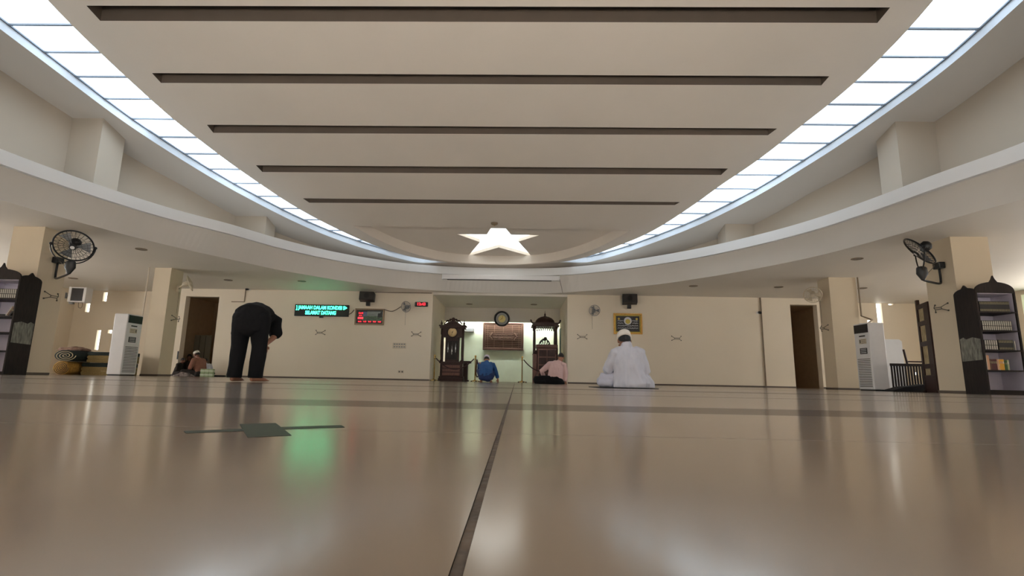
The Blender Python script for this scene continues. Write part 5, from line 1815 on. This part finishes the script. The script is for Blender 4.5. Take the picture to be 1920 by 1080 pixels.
# ---- 2. man in white robe and cap kneeling on a dark mat
J = seated((0, .06), (0, .88, -.48), (0, .48, .88), hs=1.2, head=(-.02, .13, .705), kl=(-.34, .22, .13), kr=(.33, .28, .13), el=(-.29, .10, .27), er=(.285, .09, .26), wl=(-.20, .33, .24), wr=(.16, .34, .2))
pb = at_z(1182, 727, .012)
t = thing('person', 'man in white robe and white cap sitting on the dark mat, back turned', 'person', (pb.x, pb.y + .12, 0.008), math.radians(2))
mb = MB(); limb_body(mb, J, 1, .007)
melt(mb, 'body', 'skin', t, .007, 2, zmin=0.006)
mb = MB()
mb.loft([((.03, .0, .03), .295, .23), ((.02, .01, .12), .26, .205), ((.01, .01, .24), .228, .165), ((.0, .025, .38), .218, .145), ((0, .045, .49), .215, .125), ((0, .055, .56), .165, .095), ((0, .075, .605), .085, .075)])
mb.loft([((0, .06, .57), .10, .085), ((0, .085, .645), .066, .068)])
mb.loft([((.28, .05, .045), .10, .16), ((.34, .10, .05), .07, .10)], side=V((0, 1, 0)))
for k, s in (('l', -1), ('r', 1)):
    sh, e, w_ = J['s' + k], J['e' + k], J['w' + k]
    mb.loft([(sh + V((-s * .05, 0, .0)), .095, .09), (sh + V((s * .005, 0, -.015)), .092, .09), (sh.lerp(e, .5), .085, .085), (e, .078, .08), (e.lerp(w_, .5), .066, .066), (e.lerp(w_, .95), .062, .062)], seg=14)
robe = melt(mb, 'robe', 'cloth_white', t, .010, 9, .030, (10, 9, 3.2), 2.0, zmin=0.006)
mb = MB()
mb.loft([((-.10, .05, .11), .12, .12), ((-.22, .13, .12), .115, .115), ((-.34, .22, .12), .095, .10), ((-.36, .26, .09), .08, .08)])
mb.loft([((-.35, .24, .10), .09, .09), ((-.2, .34, .08), .09, .08), ((.05, .38, .07), .08, .07)])
mb.loft([((.10, .05, .11), .12, .12), ((.33, .26, .12), .105, .105), ((.36, .24, .06), .08, .06)])
mb.loft([((.34, .26, .10), .09, .09), ((.1, .42, .08), .09, .08), ((-.05, .44, .07), .08, .07)])
mb.loft([((-.26, .02, .05), .10, .06), ((-.37, .14, .06), .08, .06)], side=V((0, 1, 0)))
melt(mb, 'trousers', 'cloth_grey', t, .010, 3, .012, (10, 10, 10), 6.0, zmin=0.006)
c_ = MB().loft([((0, .068, .615), .072, .072), ((0, .092, .655), .064, .066)])
c_.build('collar', 'cloth_white', t, True)
add_hair(J['head'] - J['hu'] * .012, J['hf'], J['hu'], t, hs=1.2)
add_cap(J['head'] + V((0, -.004, .0)), J['hf'], J['hu'], t, 'cap_white', .09, -.12, 1.22)
a, b = at_z(1116, 727, 0.004), at_z(1229, 730, 0.004)
o = MB().box((-.47, -.19, 0), (.385, .85, .008)).build('prayer_mat', 'mat_black', None, bevel=.003)
o.location = (pb.x, pb.y + .07, .0005); o.rotation_euler = (0, 0, math.radians(1))
tag(o, 'thin dark mat under the man in white', 'mat')

# ---- 3. man in pink shirt
J = seated((.10, .06), (-.15, .75, -.65), (.0, .65, .75), head=(.20, .11, .69), neck=(.16, .06, .58), kl=(-.45, .12, .11), kr=(.28, .26, .12), sl=(-.09, .05, .505), sr=(.275, .03, .50), el=(-.31, .03, .33), er=(.315, .0, .27), wl=(-.22, .16, .16), wr=(.30, -.03, .085),
           dl=(.4, .6, -.6), dr=(.1, .2, -1), nl=(.6, 0, -.6), nr=(-.3, .9, .1), curl=.25)
pb = at_z(1039, 720.5, 0)
t = thing('person', 'man in pale pink shirt and black trousers sitting cross-legged with his back turned', 'person', (pb.x, pb.y + .2, .001), math.radians(2))
mb = MB(); limb_body(mb, J, 1, .008)
melt(mb, 'body', 'skin', t, .008, 2, zmin=0.002)
mb = MB()
mb.loft([((.04, .0, .13), .21, .15), ((.05, .0, .26), .195, .145), ((.075, .02, .40), .20, .13), ((.09, .04, .49), .195, .11), ((.125, .05, .535), .13, .085), ((.15, .06, .575), .07, .068)])
for k, s in (('l', -1), ('r', 1)):
    sh, e, w_ = J['s' + k], J['e' + k], J['w' + k]
    mb.loft([(sh + V((-s * .05, 0, 0)), .085, .08), (sh, .082, .08), (sh.lerp(e, .5), .074, .074), (e, .068, .068), (e.lerp(w_, .5), .055, .055), (e.lerp(w_, .92), .05, .05)], seg=14)
melt(mb, 'shirt', 'cloth_pink', t, .011, 3, .009, (10, 9, 4), 3.0)
mb = MB()
mb.loft([((.02, -.02, .05), .27, .17), ((.03, 0, .14), .215, .16)])
for k, s, kk in (('l', -1, J['kl']), ('r', 1, J['kr'])):
    mb.loft([(J['h' + k], .115, .11), (J['h' + k].lerp(kk, .5), .11, .105), (kk, .095, .09)])
    mb.loft([(kk, .09, .085), (kk.lerp(J['a' + k], .6), .085, .08), (J['a' + k].lerp(kk, .15), .075, .065)])
mb.loft([((-.22, -.06, .045), .08, .05), ((-.46, .04, .05), .07, .05)], side=V((0, 1, 0)))
melt(mb, 'trousers', 'cloth_black', t, .011, 3, .010, (9, 9, 9), 7.0, zmin=0.002)
add_hair(J['head'], J['hf'], J['hu'], t)

# ---- 4. man in blue squatting
J = jv(dict(pel=(0, -.06, .20), che=(.0, .10, .48), neck=(.01, .18, .60), head=(.0, .25, .675), hf=(0, .7, -.71), hu=(0, .71, .7), belly=(0, -.04, 0),
            sl=(-.18, .12, .53), sr=(.19, .12, .53), el=(-.22, .36, .38), er=(.29, .18, .30), wl=(-.1, .46, .30), wr=(.35, .16, .12),
            hl=(-.10, -.06, .20), hr=(.10, -.06, .20), kl=(-.22, .36, .34), kr=(.22, .36, .34), al=(-.13, .04, .10), ar=(.13, .04, .10),
            dl=(.7, .5, -.4), dr=(.1, .05, -1), nl=(0, 0, -1), nr=(-.8, .6, 0), fl=(-.2, 1, -.25), fr=(.2, 1, -.25), curl=.3))
pb = at_z(913, 717.3, 0)
pb = V((at(911, 700, 15.6).x, 15.6, 0))
t = thing('person', 'man in blue with a pale cap squatting and touching the floor with his right hand', 'person', (pb.x, pb.y, .001), 0)
mb = MB(); limb_body(mb, J, 1, .008)
melt(mb, 'body', 'skin', t, .008, 2, zmin=0.002)
mb = MB()
mb.loft([((0, -.08, .20), .20, .13), ((0, -.05, .32), .20, .15), ((0, .05, .45), .205, .14), ((0, .12, .53), .19, .11), ((.005, .155, .575), .12, .085), ((.01, .18, .605), .07, .068)])
for k, s in (('l', -1), ('r', 1)):
    sh, e, w_ = J['s' + k], J['e' + k], J['w' + k]
    mb.loft([(sh + V((-s * .05, 0, 0)), .085, .08), (sh, .082, .08), (sh.lerp(e, .5), .072, .072), (e, .064, .064), (e.lerp(w_, .5), .056, .056), (e.lerp(w_, .8), .053, .053)], seg=14)
melt(mb, 'shirt', 'cloth_blue', t, .011, 3, .008, (9, 9, 5), 4.0)
mb = MB()
mb.loft([((0, -.09, .13), .20, .12), ((0, -.07, .22), .205, .14)])
for k, s in (('l', -1), ('r', 1)):
    mb.loft([(J['h' + k], .125, .12), (J['h' + k].lerp(J['k' + k], .5), .11, .11), (J['k' + k], .085, .085)])
    mb.loft([(J['k' + k], .085, .085), (J['k' + k].lerp(J['a' + k], .5), .085, .085), (J['k' + k].lerp(J['a' + k], .85), .08, .08)])
mb.loft([((.06, -.06, .06), .09, .05), ((.06, -.06, .16), .12, .08)])
melt(mb, 'trousers', 'cloth_navy', t, .011, 3, .008, (9, 9, 9), 8.0, zmin=0.004)
add_hair(J['head'], J['hf'], J['hu'], t)
add_cap(J['head'], J['hf'], J['hu'], t, 'cap_lilac', .09, -.1)


# ---- 5. the group by the left doorway
def sitter(px, Y, rz, lb, shirt, trousers, cap=None, sc=1.0, dz=0.0, skin='skin_dark', lean=(0, .12), hf=(0, .85, -.5)):
    J = seated(lean, hf, (0, .5, .85))
    x = at(px, 700, Y).x
    t = thing('person', lb, 'person', (x, Y, .001), rz)
    t.scale = (sc, sc, sc)
    mb = MB(); limb_body(mb, J, 1, .011)
    melt(mb, 'body', skin, t, .010, 2, zmin=0.002)
    lx, ly = lean
    mb = MB()
    mb.loft([((0, -.01, .10), .20, .15), ((lx * .3, ly * .3, .26), .19, .145), ((lx * .6, ly * .6, .42), .20, .13), ((lx * .8, ly * .8, .52), .18, .10), ((lx, ly, .575), .075, .07)])
    for k, s in (('l', -1), ('r', 1)):
        sh, e, w_ = J['s' + k], J['e' + k], J['w' + k]
        mb.loft([(sh + V((-s * .05, 0, 0)), .085, .08), (sh, .08, .08), (sh.lerp(e, .5), .072, .072), (e, .066, .066), (e.lerp(w_, .5), .056, .056), (e.lerp(w_, .7), .054, .054)], seg=14)
    melt(mb, 'shirt', shirt, t, .014, 2, .008, (9, 9, 5), px)
    mb = MB()
    mb.loft([((0, -.02, .05), .22, .15), ((0, 0, .13), .21, .15)])
    for k in 'lr':
        kk = J['k' + k]
        mb.loft([(J['h' + k], .11, .105), (kk, .09, .085)]); mb.loft([(kk, .085, .08), (J['a' + k].lerp(kk, .15), .07, .065)])
    melt(mb, 'trousers', trousers, t, .014, 2, .008, (9, 9, 9), px + 3, zmin=0.003)
    add_hair(J['head'], J['hf'], J['hu'], t)
    if cap:
        add_cap(J['head'], J['hf'], J['hu'], t, cap, .085, -.1)
    return t


sitter(374, 16.95, math.radians(76), 'man in brown shirt and white cap sitting in profile by the left doorway', 'cloth_brown', 'cloth_dark', 'cap_white', 1.0)
sitter(352, 18.85, math.radians(-150), 'dark-clothed person sitting inside the left doorway behind the white cap', 'cloth_dark', 'cloth_dark', None, .95)
sitter(384, 17.62, math.radians(35), 'person in pale shirt with dark hair right behind the man in brown', 'cloth_white', 'cloth_dark', None, .74)
sitter(331, 17.15, math.radians(-80), 'person half hidden by the pillar at the left doorway', 'cloth_dark', 'cloth_dark', None, .72)

bpy.data.scenes.remove(WORK)

# ================================================================== LIGHT
def area(name, loc, rot, sx, sy, power, col):
    l = bpy.data.lights.new(name, 'AREA'); l.shape = 'RECTANGLE'; l.size = sx; l.size_y = sy; l.energy = power; l.color = col
    o = bpy.data.objects.new(name, l); COL.objects.link(o); o.location = loc; o.rotation_euler = rot
    return o


DAY = (1.0, .985, .96)
# area lamps as daylight at the side windows; rear one is added fill
area('rear_fill_light', (-.5, YR - .5, 1.5), (math.pi / 2, 0, math.pi), 29, 2.9, 2600 * K_REAR, DAY)
for nm, x, rz, k, yc, ln in (('daylight_left', XL - .5, -math.pi / 2, 1.25, 10.9, 5.0), ('daylight_right', XR + .5, math.pi / 2, .95, 12.3, 6.4)):
    area(nm, (x, yc, 1.8), (math.pi / 2, 0, rz), ln, 2.0, 900 * K_SIDE * k, DAY)
    area(nm, (x, 1.2, 1.8), (math.pi / 2, 0, rz), 14, 2.0, 220 * K_SIDE * k, DAY)

sl = bpy.data.lights.new('bounce_sun', 'SUN'); sl.energy = SUN; sl.angle = math.radians(1.0); sl.color = (1.0, .985, .96)
so = bpy.data.objects.new('bounce_sun', sl); COL.objects.link(so)
so.rotation_euler = (math.radians(90 - 30), 0, math.radians(4))     # added sun through the rear doorways to bounce off the floor onto the ceiling

w = bpy.data.worlds.new('world'); scn.world = w
w.use_nodes = True
bg = w.node_tree.nodes['Background']
bg.inputs['Color'].default_value = (.85, .93, 1.0, 1)
bg.inputs['Strength'].default_value = 1.0

vs = scn.view_settings
vs.view_transform = 'Standard'
vs.look = 'None'
vs.exposure = EXPO
vs.gamma = 1.0
vs.use_curve_mapping = False
scn.cycles.max_bounces = 12
scn.cycles.diffuse_bounces = 6
bpy.data.scenes.remove(TXT)
